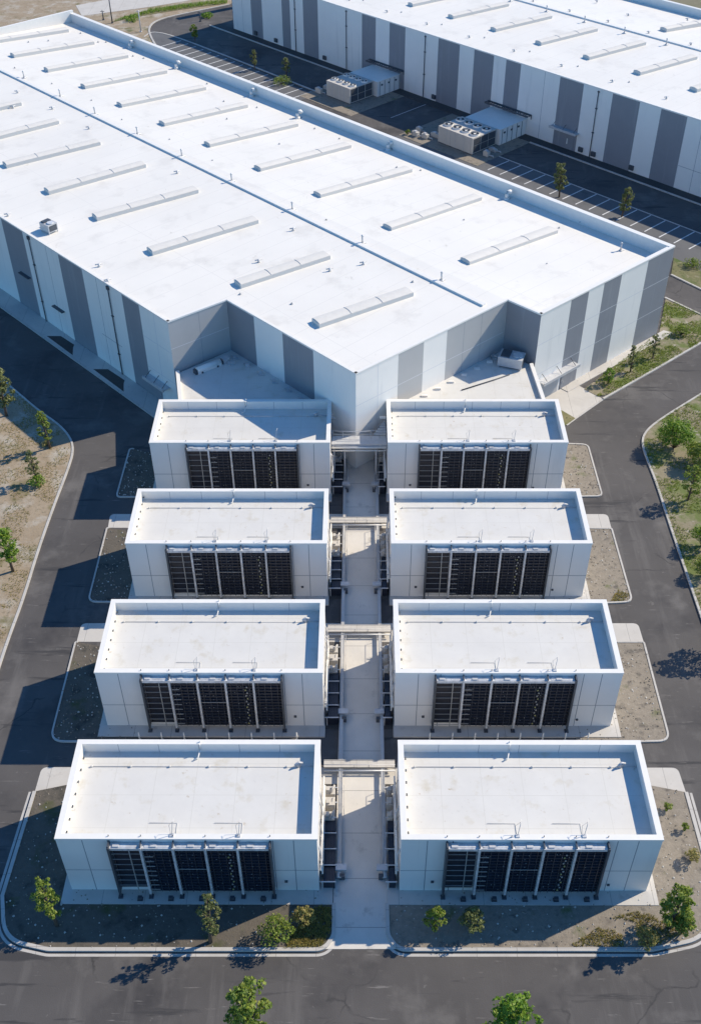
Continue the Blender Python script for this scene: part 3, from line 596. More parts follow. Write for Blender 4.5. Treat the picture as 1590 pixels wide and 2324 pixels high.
# ------------------------------------------------------------------ chillers
def chiller(u0, u1, v0, v1, h, label, nx, ny):
    e = tag(empty('chiller'), label, 'chiller', 'chillers beside the rear hall')
    b = MB(); P = lambda x, y, z: fw(x, y, z)
    b.box(u0, u1, v0, v1, .2, h, 0, P)
    b.box(u0 + .1, u1 - .1, v0 + .1, v1 - .1, .05, .2, 2, P)
    n = 4
    for k in range(1, n): b.box(u0 + (u1 - u0) * k / n - .05, u0 + (u1 - u0) * k / n + .05, v0 - .015, v0, .2, h - .05, 1, P)
    b.build('casing', [M['pad'], M['lgrey'], M['steel']], e)
    c = MB()
    for k in range(3):
        for j in range(2):
            ya, yb = v0 + .3 + (v1 - v0 - .4) * k / 3, v0 + .1 + (v1 - v0 - .4) * (k + 1) / 3; za = .4 + j * (h - .5) / 2
            c.box(u1 - .02, u1 + .06, ya, yb, za, za + (h - .7) / 2, 0, P)
    c.build('coil_panel', M['steel'], e)
    for i in range(nx):
        for j in range(ny):
            cx, cy = u0 + (u1 - u0) * (i + .5) / nx, v0 + (v1 - v0) * (j + .5) / ny; rr = min((u1 - u0) / nx, (v1 - v0) / ny) * .40
            f = MB(); f.tube([P(cx, cy, h - .02), P(cx, cy, h + .3)], [rr * 1.08, rr], 18, 0, False)
            f.tube([P(cx, cy, h + .02), P(cx, cy, h + .06)], rr * .97, 16, 1); f.tube([P(cx, cy, h + .05), P(cx, cy, h + .22)], rr * .28, 10, 0)
            for k in range(5):
                t = 2 * pi * k / 5; a, a2 = t, t + .55
                f.quad([P(cx + rr * .25 * cos(a), cy + rr * .25 * sin(a), h + .12), P(cx + rr * .92 * cos(a), cy + rr * .92 * sin(a), h + .10), P(cx + rr * .92 * cos(a2), cy + rr * .92 * sin(a2), h + .2), P(cx + rr * .25 * cos(a2), cy + rr * .25 * sin(a2), h + .2)], 1)
            f.build('fan', [M['white2'], M['steel']], e)
    return e
chiller(-90.2, -83.4, 79.0, 85.4, 3.1, 'white chiller with rooftop fans farther from the viewer in the yard', 4, 2)
chiller(-58.6, -50.2, 77.8, 84.3, 3.1, 'white chiller with rooftop fans nearer the viewer beside the parking bays', 4, 2)
def plant_room(u0, u1, v0, v1, h, label):
    e = tag(empty('plant_room'), label, 'plant room', 'plant rooms behind the chillers')
    b = MB(); b.box(u0, u1, v0, v1, .05, h, 0, fw); b.build('wall', M['white'], e)
    c = MB(); c.box(u0 - .1, u1 + .1, v0 - .1, v1, h, h + .12, 0, fw); c.build('roof', M['white2'], e)
    d = MB()
    for k in range(5): d.box(u1, u1 + .05, v0 + .6 + k * 1.4, v0 + .68 + k * 1.4, .1, h - .05, 0, fw)
    for k in range(3): d.box(u1, u1 + .14, v0 + 1 + k * 2, v0 + 1.4 + k * 2, h * .7, h * .8, 0, fw)
    d.build('seam_trim', M['steel'], e)
    f = MB()
    for k in range(9):
        uu = u0 - 1 + (u1 - u0 + 2) * k / 8
        f.box(uu - .05, uu + .05, v1 - 1.2, v1 - .02, h + .9, h + 1.0, 0, fw); f.box(uu - .05, uu + .05, v1 - .12, v1 - .02, h + .2, h + 1, 0, fw)
    f.box(u0 - 1, u1 + 1, v1 - 1.25, v1 - 1.1, h + .8, h + 1.1, 0, fw); f.box(u0 - 1, u1 + 1, v1 - .16, v1 - .02, h + .8, h + 1.1, 0, fw)
    f.build('cable_gantry', M['steel'], e)
    return e
plant_room(-90.2, -82.5, 85.8, 92.25, 2.9, 'shaded low plant room joined to the chiller farther from the viewer')
plant_room(-58.0, -49.6, 84.7, 92.25, 2.9, 'shaded low plant room joined to the chiller nearer the viewer')
rnd = random.Random(11)
for k, (uu, vv) in enumerate([(-61.5, 77.5), (-60.6, 79.3), (-63.5, 77), (-64.5, 79), (-92.5, 79), (-93, 81.5), (-48.2, 79.5), (-48.8, 82)]):
    b = MB(); x, y, z = fw(uu, vv); ax = rnd.uniform(.5, .9); hh = rnd.uniform(.5, 1.1)
    b.box(-ax, ax, -.35, .35, .05, hh, 0, lambda a, c, d: fw(uu + a, vv + c, d)); b.box(-ax * .5, ax * .3, -.25, .25, hh, hh + .18, 1, lambda a, c, d: fw(uu + a, vv + c, d))
    b.tube([fw(uu + ax, vv, .3), fw(uu + ax + .8, vv + .3, .3), fw(uu + ax + .8, vv + .3, .05)], .09, 6, 1)
    o = b.build('pump_box', [M['pad'], M['galv']])
    tag(o, 'small pale pump box with a pipe in the yard by the %s chiller' % ('front' if uu > -70 else 'rear'), 'pump box', 'pump boxes by the front chiller' if uu > -70 else 'pump boxes by the rear chiller')

# ------------------------------------------------------------------ the eight white blocks
def block(side, r):
    x0, x1 = BX[side]; y0, y1 = BY[r]; h = BH; cx = (x0 + x1) / 2
    e = tag(empty('equipment_block', (cx, (y0 + y1) / 2, .15)),
            'white flat-roofed equipment block with dark louvres, %s of the walk, %s' % (side, rown[r]), 'building', 'white equipment blocks beside the walk')
    X0, X1, Y0, Y1 = x0 - cx, x1 - cx, y0 - (y0 + y1) / 2, y1 - (y0 + y1) / 2; Z = h - .15; Wd = X1 - X0
    w = MB(); hs = Z * .40; tp = Z
    facade(w, (X0, Y0), (X1, Y0), 0, tp, [(0, Wd, 0)], [(s * Wd, 1) for s in (.1, .198, .83, .91)], [(0, Wd, hs, 1)])
    facade(w, (X1, Y0), (X1, Y1), 0, tp, [(0, Y1 - Y0, 0)], [(s, 1) for s in (2.2, 4.4, 6.6)], [(0, Y1 - Y0, hs, 1)])
    facade(w, (X1, Y1), (X0, Y1), 0, tp, [(0, Wd, 0)], [(s * Wd, 1) for s in (.2, .4, .6, .8)], [(0, Wd, hs, 1)])
    facade(w, (X0, Y1), (X0, Y0), 0, tp, [(0, Y1 - Y0, 0)], [(s, 1) for s in (2.2, 4.4, 6.6)], [(0, Y1 - Y0, hs, 1)])
    w.build('wall', [M['wall_b'], M['seam']], e)
    rm = MB(); t = .42; rz = Z - 1.02
    rm.quad([(X0 + t, Y0 + t, rz), (X1 - t, Y0 + t, rz), (X1 - t, Y1 - t, rz), (X0 + t, Y1 - t, rz)])
    rm.build('roof', M['roof_b'], e)
    p = MB(); o = .05                              # parapet ring with inner faces
    out = [(X0 - o, Y0 - o), (X1 + o, Y0 - o), (X1 + o, Y1 + o), (X0 - o, Y1 + o)]; inn = [(X0 + t, Y0 + t), (X1 - t, Y0 + t), (X1 - t, Y1 - t), (X0 + t, Y1 - t)]
    for k in range(4):
        j = (k + 1) % 4
        p.quad([(*out[k], Z + .04), (*out[j], Z + .04), (*inn[j], Z + .04), (*inn[k], Z + .04)])
        p.quad([(*out[k], Z - .14), (*out[j], Z - .14), (*out[j], Z + .04), (*out[k], Z + .04)])
        p.quad([(*inn[k], rz - .02), (*inn[j], rz - .02), (*inn[j], Z + .04), (*inn[k], Z + .04)])
        p.quad([(*out[k], Z - .14), (*out[j], Z - .14), ((X0, X1, X1, X0)[j], (Y0, Y0, Y1, Y1)[j], Z - .14), ((X0, X1, X1, X0)[k], (Y0, Y0, Y1, Y1)[k], Z - .14)])
    for k in range(1, 6):                          # joints in the back parapet lining
        xx = X0 + Wd * k / 6; p.quad([(xx - .03, Y1 - t - .005, rz), (xx + .03, Y1 - t - .005, rz), (xx + .03, Y1 - t - .005, Z), (xx - .03, Y1 - t - .005, Z)], 1)
    p.build('parapet', [M['white2'], M['lgrey']], e)
    # louvre bank
    f0 = .203 if side == 'left' else .175; bw = Wd * .1235; zb, zt = .55, Z - .42; dp = .56
    for k in range(5):
        a, b2 = X0 + Wd * f0 + bw * k + .12, X0 + Wd * f0 + bw * (k + 1) - .12
        b = MB(); b.box(a, b2, Y0 - (.34 if k else .06), Y0 + .02, zb, zt - .35, 0)
        nb = 12
        if k == 0:
            for i in range(8): b.box(a, b2, Y0 - .52, Y0 - .47, zb + .25 + i * (zt - zb - .8) / 7.5, zb + .285 + i * (zt - zb - .8) / 7.5, 2)
            xm = a + (b2 - a) * .64; b.box(xm - .035, xm + .035, Y0 - .56, Y0 - .47, zb, zt - .4, 2)
        else:
            for i in range(15): b.box(a, b2, Y0 - .46, Y0 - .34, zb + .1 + i * (zt - zb - .6) / 14.5, zb + .15 + i * (zt - zb - .6) / 14.5, 1)
            for i in range(4): xm = a + (b2 - a) * (i + .5) / 4; b.box(xm - .025, xm + .025, Y0 - .48, Y0 - .34, zb, zt - .4, 1)
            rn = random.Random(k)
            nc = {1: 8, 2: 10, 3: 14, 4: 10}[k]
            for i in range(nc):
                zz = zb + .35 + i * (zt - zb - 1.0) / nc
                if k == 1: b.box(a, a + bw * .28, Y0 - .52, Y0 - .47, zz, zz + .07, 2)
                elif k == 3: xm = a + bw * (.62 + .05 * (i % 2)); b.box(xm, xm + .12, Y0 - .53, Y0 - .47, zz, zz + .15, 3 if i % 3 == 0 else 2)
                elif k == 4: b.box(a + .05, a + .2 + .1 * (i % 2), Y0 - .51, Y0 - .47, zz, zz + .05, 1)
                for q_ in range(2):
                    if rn.random() < .6: xm = a + bw * rn.uniform(.15, .8); b.box(xm, xm + .06, Y0 - .50, Y0 - .47, zz + .1, zz + .16, 2)
            if k == 2: b.box(a, b2, Y0 - .52, Y0 - .47, zb + (zt - zb) * .52, zb + (zt - zb) * .52 + .06, 2)
        lo = b.build('louvre_bay', [M['dark'], M['dark2'], M['clip'], M['yellow']], e)
        hd = MB(); hd.box(a - .02, b2 + .02, Y0 - dp, Y0 - .02, zt - .35, zt - .05, 0)
        hd.box(a + .15, b2 - .15, Y0 - dp + .12, Y0 - .2, zt - .05, zt - .01, 0); hd.box(a + .2 + (k % 3) * .4, a + .7 + (k % 3) * .4, Y0 - dp + .1, Y0 - .1, zt - .02, zt + .05, 1)
        hd.build('hood', [M['hoodm'], M['galv']], lo)
    for k in range(6):
        xm = X0 + Wd * f0 + bw * k
        b = MB(); b.box(xm - .085, xm + .085, Y0 - dp - .1, Y0 + .0, zb - .1, zt + .08, 2 if 0 < k < 5 else 1); b.box(xm - .07, xm + .07, Y0 - dp - .04, Y0 - dp + .1, 0, zb, 1); b.box(xm - .18, xm + .18, Y0 - dp - .25, Y0 - dp + .15, 0, .08, 1)
        b.box(xm - .05, xm + .05, Y0 - dp - .02, Y0, zt + .08, zt + .2, 1)
        b.build('post', [M['galv'], M['steel'], M['hoodm']], e)
    # rooftop davits, mast, conduits and small vent
    for fx in (.445, .70):
        xx = X0 + Wd * fx; b = MB()
        b.tube([(xx, Y0 + .3, Z), (xx + .12, Y0 + .5, Z + 1.15), (xx + .2, Y0 + .9, Z + 1.32)], .024, 6); b.tube([(xx - .08, Y0 + .32, Z), (xx - .2, Y0 + .7, Z + .75), (xx + .16, Y0 + .7, Z + 1.25)], .016, 6)
        b.box(xx - .16, xx + .16, Y0 + .12, Y0 + .4, Z + .03, Z + .12); b.build('davit', M['galv'], e)
        c = MB(); c.tube([(xx - 2.1, Y0 + 2.0, rz + .05), (xx + .1, Y0 + 2.0, rz + .05), (xx + .12, Y0 + .6, rz + .05)], .02, 6); c.build('conduit', M['curb'], e)
    b = MB(); xm = X0 + Wd * (.505 if side == 'left' else .46)
    b.tube([(xm, Y1 - .2, Z - .3), (xm, Y1 - .2, Z + .25)], .05, 6); b.tube([(xm, Y1 - .46, rz + .5), (xm, Y1 - .46, Z + .1)], .06, 6); b.tube([(xm, Y1 - .46, rz + .55), (xm - .15, Y1 - 1.1, rz + .12), (xm - .5, Y1 - 1.3, rz + .1)], .06, 6); b.build('overflow_pipe', M['white2'], e)
    c = MB(); c.tube([(X0 + 1.2, Y1 - 1.9, rz + .05), (X1 - 1.6, Y1 - 1.9, rz + .05)], .025, 6)
    for k in range(6):
        xx = X0 + 1.3 + k * 3.2; c.tube([(xx, Y1 - 1.9, rz), (xx, Y1 - 1.9, rz + .18)], [.12, .07], 6)
    c.build('conduit', M['curb'], e)
    b = MB(); xv = X1 - 1.75; b.tube([(xv, Y1 - 1.8, rz), (xv, Y1 - 1.8, rz + .5)], [.2, .1], 8); b.tube([(xv - .3, Y1 - 2.0, rz + .35), (xv, Y1 - 1.8, rz + .5), (xv + .35, Y1 - 1.75, rz + .35)], [.08, .11, .09], 6); b.tube([(xv, Y1 - 1.8, rz + .1), (X1 - .45, Y1 - 1.85, rz + .1)], .045, 6); b.build('roof_vent', M['galv'], e)
    for k in range(7):
        b = MB(); xx, yy = (X0 + .5, Y0 + .9 + k * 1.15); b.box(xx, xx + .12, yy, yy + .2, rz + .25, rz + .35); b.build('anchor', M['steel'], e)
    for k in range(6):
        xm = X0 + Wd * f0 + bw * k; b = MB(); b.tube([(xm, Y0 + .2, Z + .03), (xm, Y0 + .2, Z + .2)], .035, 5); b.build('stud', M['steel'], e)
    b = MB(); xs = X1 - 2.6 if side == 'left' else X0 + 2.6
    b.box(xs - .12, xs + .12, Y0 - .12, Y0, 1.3, 1.5); b.build('socket_box', M['steel'], e)
    if side == 'right': b = MB(); xs = X1 - 3.2; b.box(xs - .1, xs + .1, Y0 - .12, Y0, .9, 1.08); b.build('socket_box', M['steel'], e)
    return e
for side in ('left', 'right'):
    for r in range(4): block(side, r)

# ------------------------------------------------------------------ service runs beside the walk
def rack(side, r):
    y0, y1 = BY[r]; sg = 1 if side == 'left' else -1
    xw = BX['left'][1] if side == 'left' else BX['right'][0]; xt = -1.6 if side == 'left' else 2.45
    e = tag(empty('pipe_rack', (0, 0, 0)), 'grey pipe rack with dark coolers between walk and %s block %s' % (side, rown[r]), 'pipe rack', 'pipe racks beside the walk')
    rn = random.Random(r * 2 + (side == 'left')); D = y1 - y0
    xa, xb = sorted((xw + sg * .25, xt - sg * .08))
    for k in range(4):
        ya = y0 + .2 + k * D * .17; b = MB(); b.box(xa + .1, xb - .05, ya, ya + D * .15, .05, .95)
        for i in range(6): b.box(xa + .16 + i * (xb - xa - .3) / 6, xa + .20 + i * (xb - xa - .3) / 6, ya + .06, ya + D * .15 - .06, .95, 1.0, 1)
        b.build('cooler', [M['dark'], M['dark2']], e)
    for k in range(7):
        ya = y0 + .15 + k * D / 6.2; b = MB(); b.box(xa - .2, xb + .05, ya - .04, ya + .04, 1.12, 1.2); b.box(xa - .02, xa + .06, ya - .04, ya + .04, 0, 1.12); b.build('cross_beam', M['galv'], e)
    for k, (dz, rr) in enumerate(((2.1, .09), (2.9, .07), (1.6, .06))):
        b = MB(); xp = xw + sg * (.16 + .06 * k); b.tube([(xp, y0 + .6, dz), (xp, y1 - .2, dz)], rr, 6); b.build('pipe', M['white2'], e)
    for k in range(5):
        yy = y0 + rn.uniform(.8, D - .3); b = MB(); xp = xw + sg * .2
        b.tube([(xp, yy, .1), (xp, yy, rn.uniform(2.8, 4.6)), (xp - sg * .2, yy + .15, 4.7)], .06, 6); b.box(xp - .12, xp + .12, yy - .2, yy + .2, 2.0, 2.4); b.build('riser', M['galv'], e)
    for k in range(3):
        yy = y1 - .4 - k * 1.25; b = MB(); b.box(xa + .05, xb - .15, yy - .4, yy + .4, .1, 1.15 + .25 * (k % 2)); b.box(xa + .15, xa + .45, yy - .3, yy + .1, 1.1, 1.6)
        b.tube([(xa + .5, yy - .3, 1.2), (xb - .2, yy + .3, 1.5)], .1, 6); b.build('junction_box', M['pad'], e)
    yb = y0 + 1.7 if r == 3 else y0 + 1.2
    b = MB(); b.box(xt - .1 if sg > 0 else xt - .8, xt + .8 if sg > 0 else xt + .1, yb - .28, yb + .28, .62, .8); b.box(xt + sg * .45 - .2, xt + sg * .45 + .2, yb - .75, yb - .45, .02, .55, 1); b.build('sampling_box', [M['galv'], M['steel']], e)
    return e
for side in ('left', 'right'):
    for r in range(4): rack(side, r)
def tray(side):
    xt = -1.40 if side == 'left' else 2.30
    e = tag(empty('cable_tray', (0, 0, 0)), 'long pale cable tray along the %s edge of the walk' % side, 'cable tray', 'cable trays along the walk')
    b = MB(); b.box(xt - .15, xt + .15, 46, 102.5, .42, .47); b.box(xt - .17, xt - .14, 46, 102.5, .42, .55); b.box(xt + .14, xt + .17, 46, 102.5, .42, .55)
    b.build('channel', M['galv'], e)
    for k in range(22):
        yy = 46.4 + k * 2.64; b = MB(); b.box(xt - .05, xt + .05, yy - .05, yy + .05, .03, .42); b.box(xt - .16, xt + .16, yy - .12, yy + .12, .03, .06); b.build('post', M['galv'], e)
    sg = 1 if side == 'left' else -1
    c = MB(); c.tube([(xt - .06, 46, .51), (xt - .06, 102, .51)], .04, 5); c.tube([(xt + .07, 46, .5), (xt + .07, 102, .5)], .03, 5); c.build('cable', M['white2'], e)
    xr = xt + sg * .33
    for (ya, yb) in ((47, 54.5), (63, 72), (80, 88.5), (95, 102)):
        rl = MB(); rl.tube([(xr, ya, 1.0), (xr, yb, 1.0)], .022, 6)
        n = 5
        for k in range(n + 1): yy = ya + (yb - ya) * k / n; rl.tube([(xr, yy, .03), (xr, yy, 1.0)], .022, 5)
        rl.build('handrail', M['galv'], e)
tray('left'); tray('right')
def bridge(y0, y1, label):
    e = tag(empty('pipe_bridge', (0, 0, 0)), label, 'pipe bridge', 'pipe bridges across the walk')
    b = MB(); b.box(-2.9, 3.4, y0 + .25, y1, .56, .61); b.box(-2.9, 3.4, y0 + .25, y0 + .29, .48, .66); b.box(-2.9, 3.4, y1 - .04, y1, .48, .66)
    for k in range(1, 8): b.box(-2.9 + k * .79 - .015, -2.9 + k * .79 + .015, y0 + .3, y1 - .05, .61, .625)
    b.build('deck', M['pad'], e)
    c = MB(); c.tube([(-2.9, y0, .5), (3.4, y0, .5)], .09, 8); c.build('pipe', M['galv'], e)
    c = MB(); c.tube([(-2.9, y0 + .27, 1.0), (3.4, y0 + .27, 1.0)], .03, 6); c.build('handrail', M['galv'], e)
    for x in (-1.75, -.2, 1.1, 2.7):
        l = MB(); l.box(x - .05, x + .05, y0 + .3, y0 + .4, .03, .55) if x in (-1.75, 2.7) else l.box(x - .025, x + .025, y0 + .25, y0 + .29, .55, 1.0)
        l.build('leg' if x in (-1.75, 2.7) else 'baluster', M['galv'], e)
for (y0, y1), t in zip(((56.35, 57.4), (72.5, 73.7), (88.8, 90.0)), ('in front of the third row of blocks', 'in front of the second row of blocks', 'in front of the blocks nearest the hall')):
    bridge(y0, y1, 'pale pipe bridge across the walk ' + t)
# raised platform at the hall's front corner
e = tag(empty('platform', (0, 0, 0)), 'raised steel platform with railings at the front corner of the big hall', 'platform')
b = MB(); b.box(-2.9, 3.4, 97.6, 99.2, 4.9, 5.02); b.box(-2.9, 3.4, 97.55, 97.62, 4.75, 5.1); b.build('deck', M['galv'], e)
b = MB(); b.tube([(-2.9, 97.4, 4.7), (3.4, 97.4, 4.7)], .13, 8); b.tube([(-2.9, 97.35, 4.3), (3.4, 97.35, 4.3)], .09, 8); b.build('pipe', M['white2'], e)
for x in (-2.6, -1.4, 2.2, 3.1):
    l = MB(); l.box(x - .08, x + .08, 97.65, 97.8, .03, 4.9); l.build('leg', M['galv'], e)
rl = MB()
for z in (5.5, 6.0): rl.tube([(-2.9, 98.9, z), (-.6, 98.7, z), (.6, 98.7, z), (3.4, 99.1, z)], .035, 6)
for x in (-2.8, -1.6, 1.6, 2.6, 3.3): rl.tube([(x, 98.8, 5), (x, 98.8, 6)], .03, 6)
rl.build('handrail', M['galv'], e)
st_ = MB()
for k in range(7): st_.box(2.0 + k * .2, 3.3, 99.3 + k * .35, 99.65 + k * .35, 5.0 + k * .1, 5.1 + k * .1)
st_.build('steps', M['galv'], e)
# guard posts in the gap behind the front row
for side in ('left', 'right'):
    x0, x1 = BX[side]
    for k in range(8):
        xx = x0 + 3.2 + k * 2.05; b = MB(); b.tube([(xx, 60.0, 0), (xx, 60.0, 1.05)], .07, 8); b.tube([(xx, 60.0, 1.05), (xx, 60.0, 1.12)], [.07, .03], 8); b.tube([(xx, 60.0, 0), (xx, 60.0, .05)], .14, 8)
        tag(b.build('guard_post', M['white2']), 'white guard post in the gap behind the %s front block' % side, 'post', 'guard posts behind the %s front block' % side)
# small flood lights on the front pads
for side in ('left', 'right'):
    x0, x1 = BX[side]; f0 = .203 if side == 'left' else .175
    for k in range(5):
        xx = x0 + 20 * (f0 + .1235 * k) + 1.6; b = MB()
        b.box(xx - .22, xx + .22, 44.1, 44.45, .15, .2); b.tube([(xx, 44.28, .2), (xx, 44.28, .35)], .05, 6); b.box(xx - .17, xx + .17, 44.15, 44.4, .33, .52)
        b.box(xx - .14, xx + .14, 44.4, 44.42, .36, .49, 1)
        tag(b.build('floodlight', [M['steel'], M['clip']]), 'small dark floodlight on the pad before the %s front block' % side, 'floodlight', 'floodlights before the %s front block' % side)
# poles in the far land
for (x, y, hh), lb in (((-57.64, 265.75, 6.97, 0.23), 'tall dark pole standing beyond the far corner of the big hall'), ((-49.91, 259.30, 4.80, 0.23), 'thin pale pole near the far road bend'), ((-60.13, 268.07, 2.27, 0.23), 'short dark pole left of the tall pole'), ((-37.01, 266.82, 2.36, 0.23), 'short dark post beside the far road')) if False else [((p[0], p[1], p[2]), l) for p, l in (((-57.64, 265.75, 6.97, 0.23), 'tall dark pole standing beyond the far corner of the big hall'), ((-49.91, 259.30, 4.80, 0.23), 'thin pale pole near the far road bend'), ((-60.13, 268.07, 2.27, 0.23), 'short dark pole left of the tall pole'), ((-37.01, 266.82, 2.36, 0.23), 'short dark post beside the far road'))]:
    b = MB(); b.tube([(x, y, 0), (x, y, hh)], [.16, .10], 8); b.tube([(x, y, 0), (x, y, .2)], .3, 8); b.tube([(x - .5, y, hh - .3), (x + .5, y, hh - .3)], .06, 6)
    tag(b.build('pole', M['galv'] if 'pale' in lb else M['steel']), lb, 'pole')

# ------------------------------------------------------------------ trees and shrubs
def leaf_cloud(mb, rn, centers, per, size):
    for (c, r) in centers:
        for _ in range(per):
            while True:
                d = Vector((rn.uniform(-1, 1), rn.uniform(-1, 1), rn.uniform(-1, 1)))
                if .05 < d.length < 1: break
            d = d.normalized() * (d.length ** .45); p = c + Vector((d.x * r, d.y * r, d.z * r * .85))
            nrm = (d + Vector((rn.uniform(-1, 1), rn.uniform(-1, 1), rn.uniform(-.3, 1.2))) * .9).normalized()
            a = nrm.orthogonal().normalized(); a.rotate(Matrix.Rotation(rn.uniform(0, 6.3), 3, nrm)); b = nrm.cross(a); s = size * rn.uniform(.55, 1.25)
            mb.quad([p - a * s, p + b * s * .55, p + a * s, p - b * s * .55], rn.choice((0, 0, 1, 1, 2)))
def tree_mesh(seed, h, r, leaves, per=70, clumps=16, size=.16, low=.32, spread=1.0):
    rn = random.Random(seed); tb = MB(); cb = MB(); tops = []
    lean = Vector((rn.uniform(-.06, .06), rn.uniform(-.06, .06), 0)) * h
    P = [Vector((0, 0, 0)), Vector((0, 0, h * .3)) + lean * .3, Vector((0, 0, h * .6)) + lean * .7, Vector((0, 0, h * .92)) + lean]
    tr = .028 * h; tb.tube(P, [tr, tr * .75, tr * .45, tr * .12], 7)
    for k in range(clumps):
        t = low + (1 - low) * (k + rn.random() * .8) / clumps; ang = k * 2.4 + rn.uniform(-.4, .4)
        prof = sin(pi * min(1, max(.06, (t - low) / (1 - low) * .86 + .14))) ** .7
        rad = r * spread * prof * rn.uniform(.45, 1.0)
        st0 = Vector((0, 0, h * (t - .16))) + lean * (t - .16); c = Vector((rad * cos(ang), rad * sin(ang), h * t * .97)) + lean * t
        tb.tube([st0, st0.lerp(c, .5) + Vector((0, 0, .02 * h)), c], [tr * .42, tr * .26, tr * .08], 5)
        cr = r * rn.uniform(.24, .42); cb_c = [(c, cr)]
        for _ in range(2): cb_c.append((c + Vector((rn.uniform(-1, 1), rn.uniform(-1, 1), rn.uniform(-.6, .8))) * cr * 1.1, cr * rn.uniform(.4, .7)))
        leaf_cloud(cb, rn, cb_c, max(14, int(per / 2.4)), size)
    return tb, cb
def tree(spec, seed, leaves, label, cat='tree', per=75, clumps=18, low=.30, size=None, name=None):
    x, y, h, r = spec; r *= .72
    e = tag(empty(name or 'broadleaf_tree', (x, y, .08)), label, cat)
    tb, cb = tree_mesh(seed, h, r, leaves, per, clumps, size or max(.085, min(.16, r * .12)), low)
    tb.build('trunk', M['bark'], e); cb.build('crown', LF[leaves], e)
def shrub(spec, seed, leaves, label, per=60, clumps=16, size=.12, flat=.7):
    x, y, h, r = spec; r *= .72; rn = random.Random(seed)
    e = tag(empty('shrub', (x, y, .08)), label, 'shrub'); tb = MB(); cb = MB()
    for k in range(clumps):
        a = k * 2.4; rr = r * (k / clumps) ** .5 * .85; c = Vector((rr * cos(a), rr * sin(a), h * (.25 + .5 * (1 - (rr / r) ** 2) * rn.uniform(.6, 1.1))))
        tb.tube([(0, 0, 0), tuple(c)], [.04, .012], 5); leaf_cloud(cb, rn, [(c, r * rn.uniform(.22, .36))], int(per * 1.15), size * .78)
    tb.build('stem', M['bark'], e); cb.build('foliage', LF[leaves], e)

tree((-23.59, 42.08, 6.01, 1.38), 1, 'fresh', 'slim pale green tree in the shaded bed left of the front left block')
tree((-11.34, 40.74, 6.37, 1.15), 2, 'grey', 'grey green young tree before the louvres of the front left block')
tree((-7.45, 33.16, 8.72, 2.00), 3, 'fresh', 'bright green treetop on the road at the bottom edge, left of centre', per=95, clumps=24)
tree((10.92, 33.16, 8.00, 1.87), 4, 'lush', 'bright green treetop on the road at the bottom edge, right of centre', per=95, clumps=24)
tree((24.56, 41.99, 5.74, 1.62), 5, 'fresh', 'bushy tree at the right corner of the front right bed', per=95, clumps=24, low=.18)
tree((-44.26, 109.88, 6.66, 1.94), 6, 'grey', 'grey green tree cut by the left edge beside the shaded road', per=85, clumps=22)
tree((-37.32, 103.27, 5.80, 1.28), 7, 'fresh', 'slim tree by the left kerb near its bend')
tree((-37.41, 96.74, 4.46, 1.08), 8, 'grey', 'small sparse tree above a low green shrub on the left verge')
tree((-36.67, 81.89, 6.23, 1.63), 9, 'lush', 'round green tree on the left verge below the sparse one', per=85, clumps=22)
tree((37.82, 93.54, 4.92, 1.48), 10, 'fresh', 'thin trunked tree on the right verge among bushes')
tree((32.71, 116.84, 2.47, 1.01), 11, 'lush', 'smallest young tree of the hall strip, nearest the apron', low=.15)
tree((36.16, 119.60, 4.04, 0.91), 12, 'grey', 'middle young tree of the strip below the hall front wall', low=.2)
tree((39.80, 122.86, 3.73, 1.00), 13, 'grey', 'young tree of the hall strip nearest the hall corner', low=.2)
tree((34.14, 172.37, 5.81, 1.74), 14, 'grey', 'dark young tree by the parking bays, nearer the chiller', per=85, low=.25)
tree((43.36, 164.93, 5.18, 1.54), 15, 'grey', 'dark young tree by the parking bays, farther from the chiller', per=85, low=.25)
tree((-21.87, 234.20, 4.17, 1.12), 16, 'grey', 'small tree on the pale parking strip, left of a twin')
tree((-14.89, 229.93, 3.95, 1.20), 17, 'grey', 'small tree on the pale parking strip beside the rear chiller')
tree((-36.69, 253.03, 3.32, 1.43), 18, 'fresh', 'small tree at the rounded end of the far lane')
tree((35.43, 70.56, 4.8, 2.3), 19, 'grey', 'tree outside the right edge that shades the right road', per=60, clumps=22)
tree((40.5, 84.5, 3.6, 1.2), 20, 'grey', 'tree on the right verge throwing a small shadow on the road')
shrub((38.33, 103.19, 5.13, 3.13), 21, 'lush', 'large bright green bush by the right kerb bend', 130, 34, .15)
shrub((40.86, 99.96, 3.69, 3.09), 22, 'fresh', 'low lush bush beside the large right bush', 130, 30, .15)
shrub((37.60, 85.88, 3.86, 1.92), 23, 'lush', 'deep green bush cut by the right edge, upper one', 70, 18, .15)
shrub((36.50, 81.25, 2.96, 1.62), 24, 'fresh', 'small bush cut by the right edge, lower one', 70, 16, .14)
shrub((-6.19, 40.93, 3.43, 1.93), 25, 'fresh', 'spreading green shrub in the sunlit corner of the left front bed', 55, 22, .13)
shrub((-4.11, 42.20, 2.74, 1.30), 26, 'dry', 'dry grey green shrub by the walk in the left front bed', 55, 18, .12)
shrub((6.11, 41.69, 4.40, 1.30), 27, 'fresh', 'dark upright shrub in shade before the right front block', 60, 18, .13)
shrub((8.99, 41.80, 3.41, 1.49), 28, 'grey', 'broad dark shrub in shade right of the upright one', 60, 20, .13)
shrub((25.41, 41.63, 3.28, 1.23), 29, 'fresh', 'low yellow green bush at the foot of the corner tree', 60, 16, .13)
shrub((22.36, 40.66, 2.42, 1.33), 30, 'dry', 'low dry bush left of the corner tree', 50, 16, .12)
shrub((26.61, 52.67, 1.19, 0.61), 31, 'fresh', 'tiny bush beside the front right block, highest of three', 40, 9, .1)
